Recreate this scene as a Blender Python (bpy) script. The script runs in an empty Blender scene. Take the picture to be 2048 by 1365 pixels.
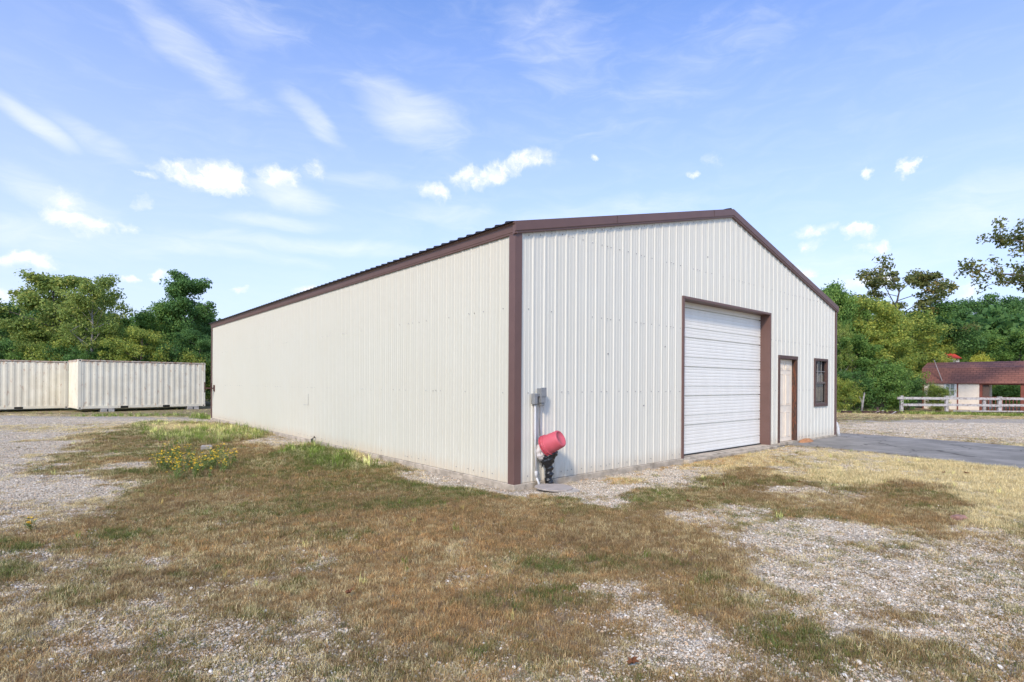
import bpy, bmesh, math, random
import numpy as np
from mathutils import Vector, Matrix, Euler
from math import radians as R, sin, cos, pi
sc = bpy.context.scene
COL = sc.collection

# ------------------------------------------------------------------ camera
F = 1087.8; CX = 1025.07; HY = 767.05; ROLL = 0.006; CAMH = 1.501
cd = bpy.data.cameras.new("camera"); cam = bpy.data.objects.new("camera", cd); COL.objects.link(cam)
cam.location = (0, 0, CAMH)
cam.rotation_euler = (Matrix.Rotation(pi/2, 3, 'X') @ Matrix.Rotation(ROLL, 3, 'Z')).to_euler()
cd.sensor_width = 36; cd.lens = 36*F/2048
cd.shift_x = -(CX-1024)/2048; cd.shift_y = (HY-682.5)/2048
cd.clip_start = .05; cd.clip_end = 3000
sc.camera = cam
sc.view_settings.view_transform = 'Standard'; sc.view_settings.look = 'None'
sc.view_settings.gamma = 1; sc.view_settings.exposure = 0.37

def ray(px, py):
    a = px-CX; c = py-HY
    return (a*cos(ROLL)+c*sin(ROLL))/F, -(-a*sin(ROLL)+c*cos(ROLL))/F
def G(px, py, z=0.0):                       # a pixel of the photograph -> the ground point it shows
    X, Z = ray(px, py); Y = (z-CAMH)/Z
    return X*Y, Y
def P(px, py, Y):                           # a pixel and a distance -> a world point
    X, Z = ray(px, py)
    return Vector((X*Y, Y, CAMH+Z*Y))

# ------------------------------------------------------------------ sun and sky
SUN_EL = R(37); SUN_DIR = Vector((-0.32, -0.95, 0)).normalized()*cos(SUN_EL)+Vector((0, 0, sin(SUN_EL)))
sl = bpy.data.lights.new("sun", 'SUN'); sl.energy = 2.4; sl.angle = R(7); sl.color = (1.0, .835, .64)
so = bpy.data.objects.new("sun", sl); COL.objects.link(so); so.location = (0, 0, 30)
so.rotation_euler = (-SUN_DIR).to_track_quat('-Z', 'Y').to_euler()

class NT:
    def __init__(s, tree):
        s.t = tree; s.n = tree.nodes; s.l = tree.links
    def node(s, typ, ins=None, **kw):
        n = s.n.new(typ)
        for k, v in kw.items(): setattr(n, k, v)
        for k, v in (ins or {}).items():
            if isinstance(v, bpy.types.NodeSocket): s.l.new(v, n.inputs[k])
            else: n.inputs[k].default_value = v
        return n
    def math(s, op, a, b=0.0, c=0.0, clamp=False):
        return s.node('ShaderNodeMath', {0: a, 1: b, 2: c}, operation=op, use_clamp=clamp).outputs[0]
    def vmath(s, op, a, b=(0, 0, 0)):
        return s.node('ShaderNodeVectorMath', {0: a, 1: b}, operation=op)
    def mix(s, f, a, b, blend='MIX'):
        n = s.n.new('ShaderNodeMix'); n.data_type = 'RGBA'; n.blend_type = blend
        for k, v in ((0, f), (6, a), (7, b)):
            if isinstance(v, bpy.types.NodeSocket): s.l.new(v, n.inputs[k])
            else: n.inputs[k].default_value = v if k == 0 else (tuple(v)+(1,))[:4]
        return n.outputs[2]
    def ramp(s, f, stops, interp='LINEAR'):
        n = s.n.new('ShaderNodeValToRGB'); s.l.new(f, n.inputs[0]); cr = n.color_ramp; cr.interpolation = interp
        while len(cr.elements) < len(stops): cr.elements.new(.5)
        for e, (p, c) in zip(cr.elements, stops):
            e.position = p; e.color = (tuple(c)+(1,))[:4] if not isinstance(c, (int, float)) else (c, c, c, 1)
        return n.outputs[0]
    def rng(s, v, a, b, c=0.0, d=1.0, smooth=True):
        n = s.node('ShaderNodeMapRange', {0: v, 1: a, 2: b, 3: c, 4: d})
        if smooth: n.interpolation_type = 'SMOOTHSTEP'
        return n.outputs[0]
    def noise(s, vec, scale, detail=4, rough=.55, dist=0.0, out=0):
        n = s.node('ShaderNodeTexNoise', {'Scale': scale, 'Detail': detail, 'Roughness': rough, 'Distortion': dist})
        if vec is not None: s.l.new(vec, n.inputs['Vector'])
        return n.outputs[out]

w = bpy.data.worlds.new("World"); sc.world = w; w.use_nodes = True
w.node_tree.nodes.clear(); N = NT(w.node_tree)
geo = N.node('ShaderNodeTexCoord').outputs['Generated']; SKYT = (.66, 1.05, 1.66)
sky = N.node('ShaderNodeTexSky', sky_type='NISHITA', sun_disc=False, sun_elevation=SUN_EL,
             sun_rotation=math.atan2(SUN_DIR.x, SUN_DIR.y), altitude=100, air_density=1.0, dust_density=1.6, ozone_density=1.6)
sep = N.node('ShaderNodeSeparateXYZ', {0: geo})
az = N.math('ARCTAN2', sep.outputs[0], sep.outputs[1]); el = N.math('ARCSINE', sep.outputs[2])
ae0 = N.node('ShaderNodeCombineXYZ', {0: az, 1: el, 2: 0.0}).outputs[0]
wv = N.noise(ae0, 16, 5, .65, out=1)
wv = N.vmath('MULTIPLY', N.vmath('SUBTRACT', wv, (.5, .5, .5)).outputs[0], (.085, .055, 0)).outputs[0]
ae = N.vmath('ADD', ae0, wv).outputs[0]
def skydir(px, py):
    X, Z = ray(px, py); return math.atan(X), math.atan(Z/math.hypot(1, X))
def cloudmax(lst):
    m = None
    for (px, py, rx, ry, rot, amp) in lst:
        a, e = skydir(px, py); a2, _ = skydir(px+rx, py); _, e2 = skydir(px, py-ry)
        mp = N.node('ShaderNodeMapping', {'Vector': ae, 'Location': (a, e, 0), 'Rotation': (0, 0, R(rot)), 'Scale': (a2-a, e2-e, 1)}, vector_type='TEXTURE')
        d = N.vmath('DOT_PRODUCT', mp.outputs[0], mp.outputs[0]).outputs['Value']
        v = N.math('MULTIPLY_ADD', d, -amp, amp)
        m = v if m is None else N.math('MAXIMUM', m, v)
    return m
cum = cloudmax([(412, 352, 105, 34, -3, 1), (545, 352, 48, 24, -8, .85), (632, 342, 36, 20, 12, .5), (350, 345, 40, 20, 0, .7),
                (985, 348, 85, 26, 14, .8), (1060, 322, 50, 22, 5, .8), (868, 388, 32, 22, 0, .8), (935, 358, 45, 26, 10, .7),
                (158, 445, 95, 26, -3, 1), (132, 402, 48, 28, -10, .6), (266, 455, 16, 14, 0, .7), (268, 410, 18, 14, 30, .35),
                (45, 522, 65, 19, 0, .95), (250, 555, 26, 13, 0, .9), (318, 552, 24, 16, 10, .9), (476, 577, 20, 8, 0, .6),
                (1195, 309, 11, 9, 0, .8), (1394, 348, 18, 9, 0, .6), (1425, 320, 20, 13, -20, .25), (1742, 338, 18, 14, 0, .7), (1815, 335, 16, 22, -40, .8),
                (1632, 466, 55, 18, 0, .85), (1626, 495, 42, 15, 0, .6), (1728, 467, 42, 14, 0, .8), (1748, 493, 32, 12, 0, .7), (1740, 560, 50, 18, 0, .9),
                (615, 580, 42, 10, 6, .7), (1930, 577, 40, 20, 0, .7), (1600, 545, 40, 14, 0, .8), (10, 590, 40, 14, 0, .6), (290, 350, 20, 9, 0, .4)])
n1 = N.noise(ae, 24, 6, .62); n2 = N.noise(ae, 95, 4, .6)
cm = N.math('ADD', cum, N.math('MULTIPLY', N.math('SUBTRACT', n1, .5), 2.0))
cm = N.math('ADD', cm, N.math('MULTIPLY', N.math('SUBTRACT', n2, .5), .55))
cmask = N.math('MULTIPLY', N.rng(cm, -.18, 1.25), .95)
wv2 = N.noise(ae0, 5, 3, .5, out=1)
ae = N.vmath('ADD', ae0, N.vmath('MULTIPLY', N.vmath('SUBTRACT', wv2, (.5, .5, .5)).outputs[0], (.08, .05, 0)).outputs[0]).outputs[0]
cir = cloudmax([(820, 225, 125, 70, -22, 1.0), (620, 235, 85, 30, -32, .9), (380, 95, 175, 48, -27, .75), (60, 238, 120, 26, -22, 1.1), (180, 265, 130, 24, -22, .5),
                (590, 400, 90, 32, -6, 1.1), (480, 20, 130, 60, -10, .5), (110, 385, 170, 42, -15, .7), (640, 497, 280, 18, 1, .7), (1090, 60, 150, 120, -30, .45),
                (560, 452, 120, 16, 0, .8), (60, 345, 120, 14, -12, .45), (420, 500, 260, 18, -2, .5), (1150, 440, 300, 40, 4, .5), (1950, 430, 240, 70, 8, .6),
                (1700, 545, 300, 50, 0, .45), (900, 430, 140, 30, 0, .5), (120, 470, 200, 40, 0, .55), (740, 365, 130, 18, 0, .45), (1400, 120, 300, 60, 20, .2)])
strk = N.node('ShaderNodeMapping', {'Vector': ae, 'Rotation': (0, 0, R(24)), 'Scale': (5, 17, 1)})
n3 = N.noise(strk.outputs[0], 2.2, 7, .62, .7)
ci = N.math('ADD', cir, N.math('MULTIPLY', N.math('SUBTRACT', n3, .52), 1.1))
cimask = N.math('MULTIPLY', N.rng(ci, -.25, 1.7), .58)
veil = N.rng(n3, .38, .8, 0, .08)
skyc = N.mix(1.0, sky.outputs[0], SKYT, 'MULTIPLY')
skyc = N.mix(N.rng(el, -.02, .62, .84, .10, False), skyc, (4.8, 5.0, 5.6))
CW = (6.0, 6.1, 6.15)
skyc = N.mix(veil, skyc, CW)
skyc = N.mix(cimask, skyc, CW)
ccol = N.mix(N.rng(N.math('ADD', cm, N.math('MULTIPLY', N.math('SUBTRACT', n2, .5), 1.2)), .35, 1.1), (5.5, 5.7, 5.9), (6.7, 6.6, 6.45))
skyc = N.mix(cmask, skyc, ccol)
bg = N.node('ShaderNodeBackground', {0: skyc, 1: 0.15}); out = N.node('ShaderNodeOutputWorld', {0: bg.outputs[0]})
w.cycles.sampling_method = 'MANUAL'; w.cycles.sample_map_resolution = 512

# ------------------------------------------------------------------ helpers
def tag(o, label=None, cat=None, group=None, kind=None):
    if label: o['label'] = label
    if cat: o['category'] = cat
    if group: o['group'] = group
    if kind: o['kind'] = kind
    return o
def thing(name, label, cat, loc=(0, 0, 0), rz=0, group=None):
    o = bpy.data.objects.new(name, None); COL.objects.link(o); o.location = loc; o.rotation_euler = (0, 0, rz)
    o.empty_display_size = .2
    return tag(o, label, cat, group)
def copy_tree(o, parent=None):
    c = o.copy(); COL.objects.link(c); c.parent = parent
    for ch in list(o.children): copy_tree(ch, c)
    return c
class MB:
    def __init__(s): s.v = []; s.f = []; s.m = []; s.mi = 0
    def add(s, vs, fs):
        o = len(s.v); s.v += [tuple(x) for x in vs]; s.f += [tuple(i+o for i in f) for f in fs]; s.m += [s.mi]*len(fs); return s
    def box(s, a, b):
        x0, y0, z0 = a; x1, y1, z1 = b
        return s.add([(x0, y0, z0), (x1, y0, z0), (x1, y1, z0), (x0, y1, z0), (x0, y0, z1), (x1, y0, z1), (x1, y1, z1), (x0, y1, z1)],
                     [(3, 2, 1, 0), (4, 5, 6, 7), (0, 1, 5, 4), (1, 2, 6, 5), (2, 3, 7, 6), (3, 0, 4, 7)])
    def bar(s, p, q, w_, h_, up=(0, 0, 1)):
        p = Vector(p); q = Vector(q); d = (q-p).normalized(); u = Vector(up)
        r = d.cross(u).normalized()*w_/2; t = r.cross(d).normalized()*h_/2
        vs = [p-r-t, p+r-t, p+r+t, p-r+t, q-r-t, q+r-t, q+r+t, q-r+t]
        return s.add(vs, [(0, 1, 2, 3)[::-1], (4, 5, 6, 7), (0, 1, 5, 4), (1, 2, 6, 5), (2, 3, 7, 6), (3, 0, 4, 7)])
    def tube(s, pts, rs, n=8, cap=True):
        pts = [Vector(p) for p in pts]
        if isinstance(rs, (int, float)): rs = [rs]*len(pts)
        o = []; ref = Vector((0.13, .21, .97))
        for i, p in enumerate(pts):
            d = (pts[min(i+1, len(pts)-1)]-pts[max(i-1, 0)]).normalized()
            if abs(d.dot(ref)) > .95: rr = Vector((1, 0, 0))
            else: rr = ref
            a = d.cross(rr).normalized(); b = d.cross(a)
            o += [p+(a*cos(2*pi*k/n)+b*sin(2*pi*k/n))*rs[i] for k in range(n)]
        fs = [(i*n+k, i*n+(k+1) % n, (i+1)*n+(k+1) % n, (i+1)*n+k) for i in range(len(pts)-1) for k in range(n)]
        if cap: fs += [tuple(range(n)), tuple((len(pts)-1)*n+k for k in range(n))[::-1]]
        return s.add(o, fs)
    def lathe(s, prof, M=Matrix(), n=32):
        vs = [M @ Vector((r*cos(2*pi*k/n), r*sin(2*pi*k/n), z)) for r, z in prof for k in range(n)]
        return s.add(vs, [(i*n+k, i*n+(k+1) % n, (i+1)*n+(k+1) % n, (i+1)*n+k) for i in range(len(prof)-1) for k in range(n)])
    def build(s, name, mats, parent=None, smooth=False, bevel=0, recalc=True):
        me = bpy.data.meshes.new(name); me.from_pydata(s.v, [], s.f)
        if not isinstance(mats, (list, tuple)): mats = [mats]
        for m in mats: me.materials.append(m)
        me.polygons.foreach_set('material_index', s.m)
        if smooth: me.polygons.foreach_set('use_smooth', [True]*len(s.f))
        if recalc:
            bm = bmesh.new(); bm.from_mesh(me); bmesh.ops.recalc_face_normals(bm, faces=bm.faces); bm.to_mesh(me); bm.free()
        me.update()
        o = bpy.data.objects.new(name, me); COL.objects.link(o); o.parent = parent
        if bevel:
            b = o.modifiers.new('bevel', 'BEVEL'); b.width = bevel; b.segments = 2; b.limit_method = 'ANGLE'
        return o

def new_mat(name):
    m = bpy.data.materials.new(name); m.use_nodes = True; m.node_tree.nodes.clear(); n = NT(m.node_tree)
    o = n.node('ShaderNodeOutputMaterial'); p = n.node('ShaderNodeBsdfPrincipled'); n.l.new(p.outputs[0], o.inputs[0])
    return m, n, p, o
def lin(r, g, b):
    f = lambda c: (c/255/12.92) if c/255 <= .04045 else ((c/255+.055)/1.055)**2.4
    return (f(r), f(g), f(b))
def simple(name, c, rough=.6, metal=0.0, var=.12, scale=6, bump=0.0, bscale=60, spec=.5, coord='Object', c2=None, dirt=None, stretch=(1, 1, 1)):
    m, n, p, o = new_mat(name)
    tc = n.node('ShaderNodeTexCoord').outputs[coord]
    mp = n.node('ShaderNodeMapping', {'Vector': tc, 'Scale': stretch}).outputs[0]
    nz = n.noise(mp, scale, 5, .6)
    c2 = c2 or tuple(x*(1-var*2) for x in c)
    col = n.mix(n.rng(nz, .3, .7), c2, c)
    if dirt:
        dz = n.noise(mp, dirt[1], 6, .7)
        col = n.mix(n.math('MULTIPLY', n.rng(dz, dirt[2], dirt[2]+.12), dirt[3]), col, dirt[0])
    n.l.new(col, p.inputs['Base Color']); p.inputs['Roughness'].default_value = rough; p.inputs['Metallic'].default_value = metal
    p.inputs['Specular IOR Level'].default_value = spec
    if bump:
        b = n.node('ShaderNodeBump', {'Height': n.noise(mp, bscale, 5, .6), 'Strength': bump, 'Distance': .01})
        n.l.new(b.outputs[0], p.inputs['Normal'])
    return m

# ---- metal siding: painted sheet with streaks, chalk and splash dirt near its foot
def siding(name, base, stain, foot, axis=0):
    m, n, p, o = new_mat(name)
    tc = n.node('ShaderNodeTexCoord').outputs['Object']
    sp = n.node('ShaderNodeSeparateXYZ', {0: tc})
    big = n.noise(tc, .55, 4, .6)
    strm = n.node('ShaderNodeMapping', {'Vector': tc, 'Scale': (6, 6, .35)}).outputs[0]
    st = n.noise(strm, 1.6, 5, .6)
    col = n.mix(n.rng(big, .3, .7, 0, .5), base, tuple(a*b for a, b in zip(base, (.975, .965, .94))))
    col = n.mix(n.rng(st, .45, .78, 0, .38), col, stain)
    # panel to panel tone (sheets of 0.915 m)
    pid = n.math('FLOOR', n.math('DIVIDE', sp.outputs[axis], .9144))
    wn = n.node('ShaderNodeTexWhiteNoise', {'W': pid}, noise_dimensions='1D').outputs[0]
    col = n.mix(n.math('MULTIPLY', wn, .16), col, tuple(a*.93 for a in base))
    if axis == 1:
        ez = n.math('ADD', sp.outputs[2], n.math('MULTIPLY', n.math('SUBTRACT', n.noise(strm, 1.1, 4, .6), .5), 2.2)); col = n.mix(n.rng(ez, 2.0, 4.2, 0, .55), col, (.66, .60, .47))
    # splash dirt and rust at the foot
    fz = n.math('ADD', sp.outputs[2], n.math('MULTIPLY', n.math('SUBTRACT', n.noise(strm, 3.5, 5, .7), .5), .5))
    fm = n.rng(fz, .02, .34, .62, 0)
    col = n.mix(fm, col, foot)
    spk = n.noise(tc, 34, 3, .8)
    col = n.mix(n.math('MULTIPLY', n.rng(spk, .70, .76), .45), col, (.34, .31, .27))
    n.l.new(col, p.inputs['Base Color']); p.inputs['Roughness'].default_value = .5; p.inputs['Specular IOR Level'].default_value = .35
    b = n.node('ShaderNodeBump', {'Height': n.noise(tc, 2.5, 3, .5), 'Strength': .25, 'Distance': .02})
    n.l.new(b.outputs[0], p.inputs['Normal'])
    return m
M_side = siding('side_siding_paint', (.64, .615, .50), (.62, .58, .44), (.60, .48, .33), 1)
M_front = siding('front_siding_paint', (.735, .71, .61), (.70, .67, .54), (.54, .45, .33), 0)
M_trim = simple('brown_trim_paint', lin(112, 84, 76), .45, var=.05, scale=3, dirt=(lin(84, 62, 55), 9, .60, .4))
M_trimdk = simple('aged_brown_trim', lin(98, 74, 66), .6, var=.16, scale=12, dirt=(lin(140, 118, 104), 14, .6, .5))
M_roof = simple('dark_roof_paint', (.018, .014, .013), .5, var=.1)
M_conc = simple('concrete', (.58, .49, .37), .9, var=.2, scale=5, bump=.5, bscale=70, dirt=((.2, .16, .11), 4, .52, .6))
M_screw = simple('screw_head', (.33, .32, .30), .5, metal=.2)
M_rolldoor = simple('white_door_paint', (.90, .88, .80), .42, var=.03, scale=1.5, dirt=((.62, .62, .60), 3, .58, .3), stretch=(3, 3, 1))
M_doorcream = simple('cream_door_paint', lin(242, 228, 206), .5, var=.04, scale=6, dirt=((.4, .34, .28), 9, .6, .35))
M_wood = simple('weathered_stained_wood', lin(92, 70, 58), .85, var=.3, scale=10, stretch=(12, 12, 1), bump=.5, bscale=30, dirt=(lin(150, 84, 52), 5, .5, .8))
M_glass = None
def glassmat():
    m, n, p, o = new_mat('window_glass')
    p.inputs['Base Color'].default_value = (.02, .025, .03, 1); p.inputs['Roughness'].default_value = .06
    p.inputs['Specular IOR Level'].default_value = .8; p.inputs['Alpha'].default_value = .30
    return m
M_glass = glassmat()
M_inner = simple('interior_dark', (.05, .05, .05), .9)

# ------------------------------------------------------------------ the metal building
YAW = 0.7129; BX, BY = .029, 7.6945; W, L = 12.327, 18.16; ZB, ZE, ZT, ZR = .0735, 3.66, 3.765, 5.25
SL = (ZR-ZT)/(W/2)
bld = thing('metal_building', 'long cream metal workshop building with dark brown trim and a white overhead door', 'building', (BX, BY, 0), YAW)
RIB = .2322
def wprof(a0, a1, off0=0.118, rh=.013):
    """ribbed sheet profile along the wall between a0 and a1: (position, outward depth)"""
    pts = [(a0, 0.0)]
    k = math.floor((a0-off0)/RIB)-1
    while True:
        c = off0+k*RIB
        if c-.05 > a1: break
        for d, h in ((-.027, 0), (-.013, rh), (.013, rh), (.027, 0)): pts.append((c+d, h))
        for mc in (.078, .154):
            for d, h in ((-.009, 0), (-.004, .0035), (.004, .0035), (.009, 0)): pts.append((c+mc+d, h))
        k += 1
    return [(a, h) for a, h in pts if a0 <= a <= a1]+[(a1, 0.0)]
def sheet(mb, prof, place, z0, z1):
    vs = []; fs = []
    for i, (a, h) in enumerate(prof):
        x, y = place(a, h)
        vs += [(x, y, z0(a) if callable(z0) else z0), (x, y, z1(a) if callable(z1) else z1)]
        if i: fs.append((2*i-2, 2*i, 2*i+1, 2*i-1))
    mb.add(vs, fs)
front = lambda a, h: (a, -h)
side = lambda a, h: (-h, a)
def topz(a): return ZT-.03+SL*min(a, W-a)
DO = (4.315, 8.04, 3.165)       # overhead door opening
EO = (8.53, 9.575, 2.215)       # entry door
WO = (10.755, 11.63, .95, 2.20)  # window
rnd = random.Random(5)
def screws(mb, place, a0, a1, rows, holes=(), seam_every=4, dens=.82):
    mb.mi = 1
    for ri, zr in enumerate(rows):
        k = 0; a = .118-RIB/2+.02
        while a < a1-.03:
            z = zr(a) if callable(zr) else zr
            if a > a0+.1 and not any(h0 < a < h1 and z0 < z < z1 for h0, h1, z0, z1 in holes) and rnd.random() < dens:
                for aa, dh in ((a, .004),) + (((a+RIB/2+.012, .018),) if k % seam_every == 0 else ()):
                    x, y = place(aa, dh); r = .0055
                    zz = z+rnd.uniform(-.006, .006)
                    mb.box((x-r, y-r, zz-r), (x+r, y+r, zz+r))
            a += RIB; k += 1
    mb.mi = 0
mb = MB()
sheet(mb, wprof(.10, DO[0]), front, ZB, topz)
sheet(mb, wprof(*DO[:2]), front, DO[2], topz)
sheet(mb, wprof(DO[1], EO[0]), front, ZB, topz)
sheet(mb, wprof(*EO[:2]), front, EO[2], topz)
sheet(mb, wprof(EO[1], WO[0]), front, ZB, topz)
sheet(mb, wprof(*WO[:2]), front, ZB, WO[2])
sheet(mb, wprof(*WO[:2]), front, WO[3], topz)
sheet(mb, wprof(WO[1], W-.02), front, ZB, topz)
holes = [(DO[0]-.05, DO[1]+.05, 0, DO[2]+.1), (EO[0]-.05, EO[1]+.05, 0, EO[2]+.1), (WO[0]-.05, WO[1]+.05, WO[2], WO[3]+.08)]
screws(mb, front, .1, W, [.16, 1.37, 2.58, 3.35 if False else 3.78, lambda a: topz(a)-.16], holes)
mb.mi = 1
for (a, z) in [(1.52, 1.0), (1.98, 1.92), (.82, 3.02), (3.05, 1.12), (2.05, 2.0), (1.28, 3.1), (3.7, 2.2), (2.9, .55), (5.2, 4.1), (6.4, 4.3), (9.0, 3.4), (1.75, .7)]:
    mb.box((a-.009, -.012, z-.011), (a+.009, -.0, z+.011))
mb.mi = 0
mb.build('front_wall', [M_front, M_screw], bld)
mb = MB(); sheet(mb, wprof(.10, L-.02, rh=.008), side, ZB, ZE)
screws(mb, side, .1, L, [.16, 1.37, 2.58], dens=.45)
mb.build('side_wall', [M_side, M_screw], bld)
mb = MB(); sheet(mb, wprof(.02, L), lambda a, h: (W+h, a), ZB, ZE); mb.build('side_wall', [M_front], bld)
mb = MB(); sheet(mb, wprof(.02, W-.02), lambda a, h: (a, L+h), ZB, topz); mb.build('rear_wall', [M_front], bld)
# foundation slab lip
mb = MB()
random.seed(3)
mb.box((-.035, -.035, -.25), (W+.02, L+.02, ZB-.004)); mb.box((DO[0]-.03, -.16, -.2), (DO[1]+.1, -.036, ZB-.022))
fo = mb.build('foundation', M_conc, bld, bevel=.012)
# corner trims (L shaped, with a folded hem)
def corner(x, y, sx, sy, w=.105, z1=ZE):
    mb = MB(); t = .028
    a = [(x-sx*t, y-sy*t), (x+sx*w, y-sy*t), (x+sx*w, y-sy*(t-.012)), (x+sx*(w-.02), y-sy*(t-.010)), (x+sx*(w-.02), y+sy*.01), (x+sx*.01, y+sy*.01), (x+sx*.01, y+sy*(w-.02)), (x-sx*(t-.01), y+sy*(w-.02)), (x-sx*(t-.012), y+sy*w), (x-sx*t, y+sy*w)]
    n = len(a); mb.add([(p[0], p[1], ZB-.02) for p in a]+[(p[0], p[1], z1) for p in a], [(i, (i+1) % n, n+(i+1) % n, n+i) for i in range(n)]+[tuple(range(n)), tuple(range(n, 2*n))[::-1]])
    return mb.build('corner_trim', M_trim, bld, bevel=.002)
corner(0, 0, 1, 1); corner(0, L, 1, -1); corner(W, 0, -1, 1, .09)
# eave trim on the side wall: sloped fascia profile
def extr(name, prof, p0, p1, mat, ax, up, parent=bld, off=0):
    mb = MB(); p0 = Vector(p0); p1 = Vector(p1); n = len(prof)
    vs = [p0+ax*a+up*b for a, b in prof]+[p1+ax*a+up*b for a, b in prof]
    mb.add(vs, [(i, (i+1) % n, n+(i+1) % n, n+i) for i in range(n)]+[tuple(range(n)), tuple(range(n, 2*n))[::-1]])
    return mb.build(name, mat, parent, bevel=.0015)
X_, Z_, Y_ = Vector((1, 0, 0)), Vector((0, 0, 1)), Vector((0, 1, 0))
eprof = [(.0, -.155), (-.030, -.158), (-.034, -.135), (-.040, -.128), (-.052, -.04), (-.072, -.018), (-.072, -.002), (0, 0.01)]
extr('eave_trim', eprof, (0, -.055, ZT), (0, L+.02, ZT), M_trim, X_, Z_)
extr('eave_trim', [(-a, b) for a, b in eprof], (W, .0, ZT), (W, L+.02, ZT), M_trim, X_, Z_)
# rake trim on the gable, two slopes
for nm, x0, x1, z0, z1 in (('l', -.055, W/2, ZT-.013, ZR), ('r', W+.055, W/2, ZT-.013, ZR)):
    d = Vector((x1-x0, 0, z1-z0)).normalized(); up = Vector((0, 0, 1))
    rp = [(0, .022), (-.062, .022), (-.064, -.11), (-.052, -.118), (-.050, -.146), (-.030, -.150), (0.0, -.150)]
    extr('rake_trim', rp, (x0, 0, z0), (x1, 0, z1), M_trim, Y_, up)
for x in (5.35, 2.2, 9.2):
    z = topz(x)+.03
    MB().bar((x, -.0655, z-.115), (x, -.0655, z+.018), .012, .004, (0, 1, 0)).build('trim_joint', M_trimdk, bld)
# roof sheets with ribs running up the slope
mb = MB()
for s in (0, 1):
    pts = []
    y = -.03
    while y < L+.03:
        for d, h in ((0, 0), (.085, 0), (.100, .022), (.125, .022), (.140, 0)): pts.append((y+d, h))
        y += RIB
    vs = []; fs = []
    for i, (yy, h) in enumerate(pts):
        ex = -.11; ez = ZT+.024+SL*ex
        a = (ex, yy, ez+h+.004); b = (W/2, yy, ZR+.024+h+.004); c = (ex, yy, ez-.006); dd = (W/2, yy, ZR+.0+.018)
        row = [a, b, dd, c]
        if s: row = [(W-p[0], p[1], p[2]) for p in row]
        vs += row
        if i:
            o = 4*i
            fs += [(o-4, o, o+1, o-3), (o-1, o+3, o, o-4), (o-1, o-2, o+2, o+3)]
    mb.add(vs, fs)
mb.build('roof', M_roof, bld)
extr('ridge_cap', [(-.18, -.02), (0, .03), (.18, -.02), (.18, -.028), (0, .02), (-.18, -.028)], (W/2, .0, ZR+.03), (W/2, L+.02, ZR+.03), M_roof, X_, Z_)
# roof lap end seen at the corner
# ---- overhead door
od = thing('overhead_door', None, None, (DO[0], 0, 0)); del_keys = [k for k in od.keys()]; od.parent = bld
dw = DO[1]-DO[0]; RC = .21
prof = []; z = .075; sec = .5925
zt = DO[2]
# panel profile: joints (deep) and ribs (shallow)
k = 0
z += .001
while z < zt+.1:
    prof += [(z-.006, .0), (z-.002, .04), (z+.013, .04), (z+.019, 0.0)]
    for q in (.065, .13): prof += [(z+q-.005, 0), (z+q, .0035), (z+q+.012, .0035), (z+q+.018, 0)]
    prof += [(z+.192, .0), (z+.196, .022), (z+.207, .022), (z+.211, 0.0)]
    for q in (.255, .32, .39, .46, .53): prof += [(z+q-.006, 0), (z+q, .004), (z+q+.014, .004), (z+q+.02, 0)]
    z += sec; k += 1
mb = MB(); vs = []; fs = []
for i, (zz, h) in enumerate(prof):
    vs += [(-.02, RC+h, zz), (dw+.02, RC+h, zz)]
    if i: fs.append((2*i-2, 2*i-1, 2*i+1, 2*i))
mb.add(vs, fs); mb.build('door_panel', M_rolldoor, od)
mb = MB(); mb.box((0, RC-.025, ZB-.004), (dw, RC-.002, ZB+.02)); mb.build('bottom_seal', simple('rubber', (.03, .03, .03), .8), od)
def jamb(name, a, b): return MB().box(a, b).build(name, M_trim, od, bevel=.003)
jamb('jamb', (-.045, -.028, ZB-.02), (.012, RC+.06, zt-.004)); jamb('jamb', (dw-.012, -.028, ZB-.02), (dw+.045, RC+.06, zt-.004))
jamb('header_trim', (-.045, -.030, zt-.002), (dw+.045, RC+.06, zt+.045))
# ---- entry door (six raised panels) in a worn timber frame
ed = thing('entry_door', None, None, (EO[0], 0, 0)); ed.parent = bld
ew = EO[1]-EO[0]
mb = MB(); x0, x1, z0, z1, yd = .055, ew-.075, ZB+.015, EO[2]-.075, .07
mb.box((x0, yd, z0), (x1, yd+.045, z1))
for (a, b) in ((.12, .44), (.56, .88)):
    for (c, d) in ((.05, .36), (.44, .82), (.87, .965)):
        ax, bx = x0+(x1-x0)*a, x0+(x1-x0)*b; cz, dz = z0+(z1-z0)*c, z0+(z1-z0)*d
        for p, q, r_, t in ((ax, cz, bx, cz+.014), (ax, dz-.014, bx, dz), (ax, cz+.014, ax+.014, dz-.014), (bx-.014, cz+.014, bx, dz-.014)):
            mb.box((p, yd-.012, q), (r_, yd-.0005, t))
        mb.box((ax+.035, yd-.011, cz+.035), (bx-.035, yd-.0005, dz-.035))
mb.build('door_leaf', M_doorcream, ed, bevel=.003)
MB().box((0-.02, -.034, ZB-.03), (.050, yd+.05, EO[2]-.07)).build('door_frame', M_trimdk, ed, bevel=.004)
mb = MB(); mb.box((ew-.07, -.034, ZB-.03), (ew+.02, .02, EO[2]-.07)); mb.box((ew-.072, .022, ZB-.03), (ew-.02, yd+.05, EO[2]-.07)); mb.build('door_frame', M_wood, ed, bevel=.004)
MB().box((-.03, -.04, EO[2]-.068), (ew+.03, yd+.05, EO[2]+.015)).build('door_head', M_trimdk, ed, bevel=.004)
MB().box((-.02, -.06, ZB-.05), (ew+.02, yd, ZB+.012)).build('threshold', M_conc, ed)
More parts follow.
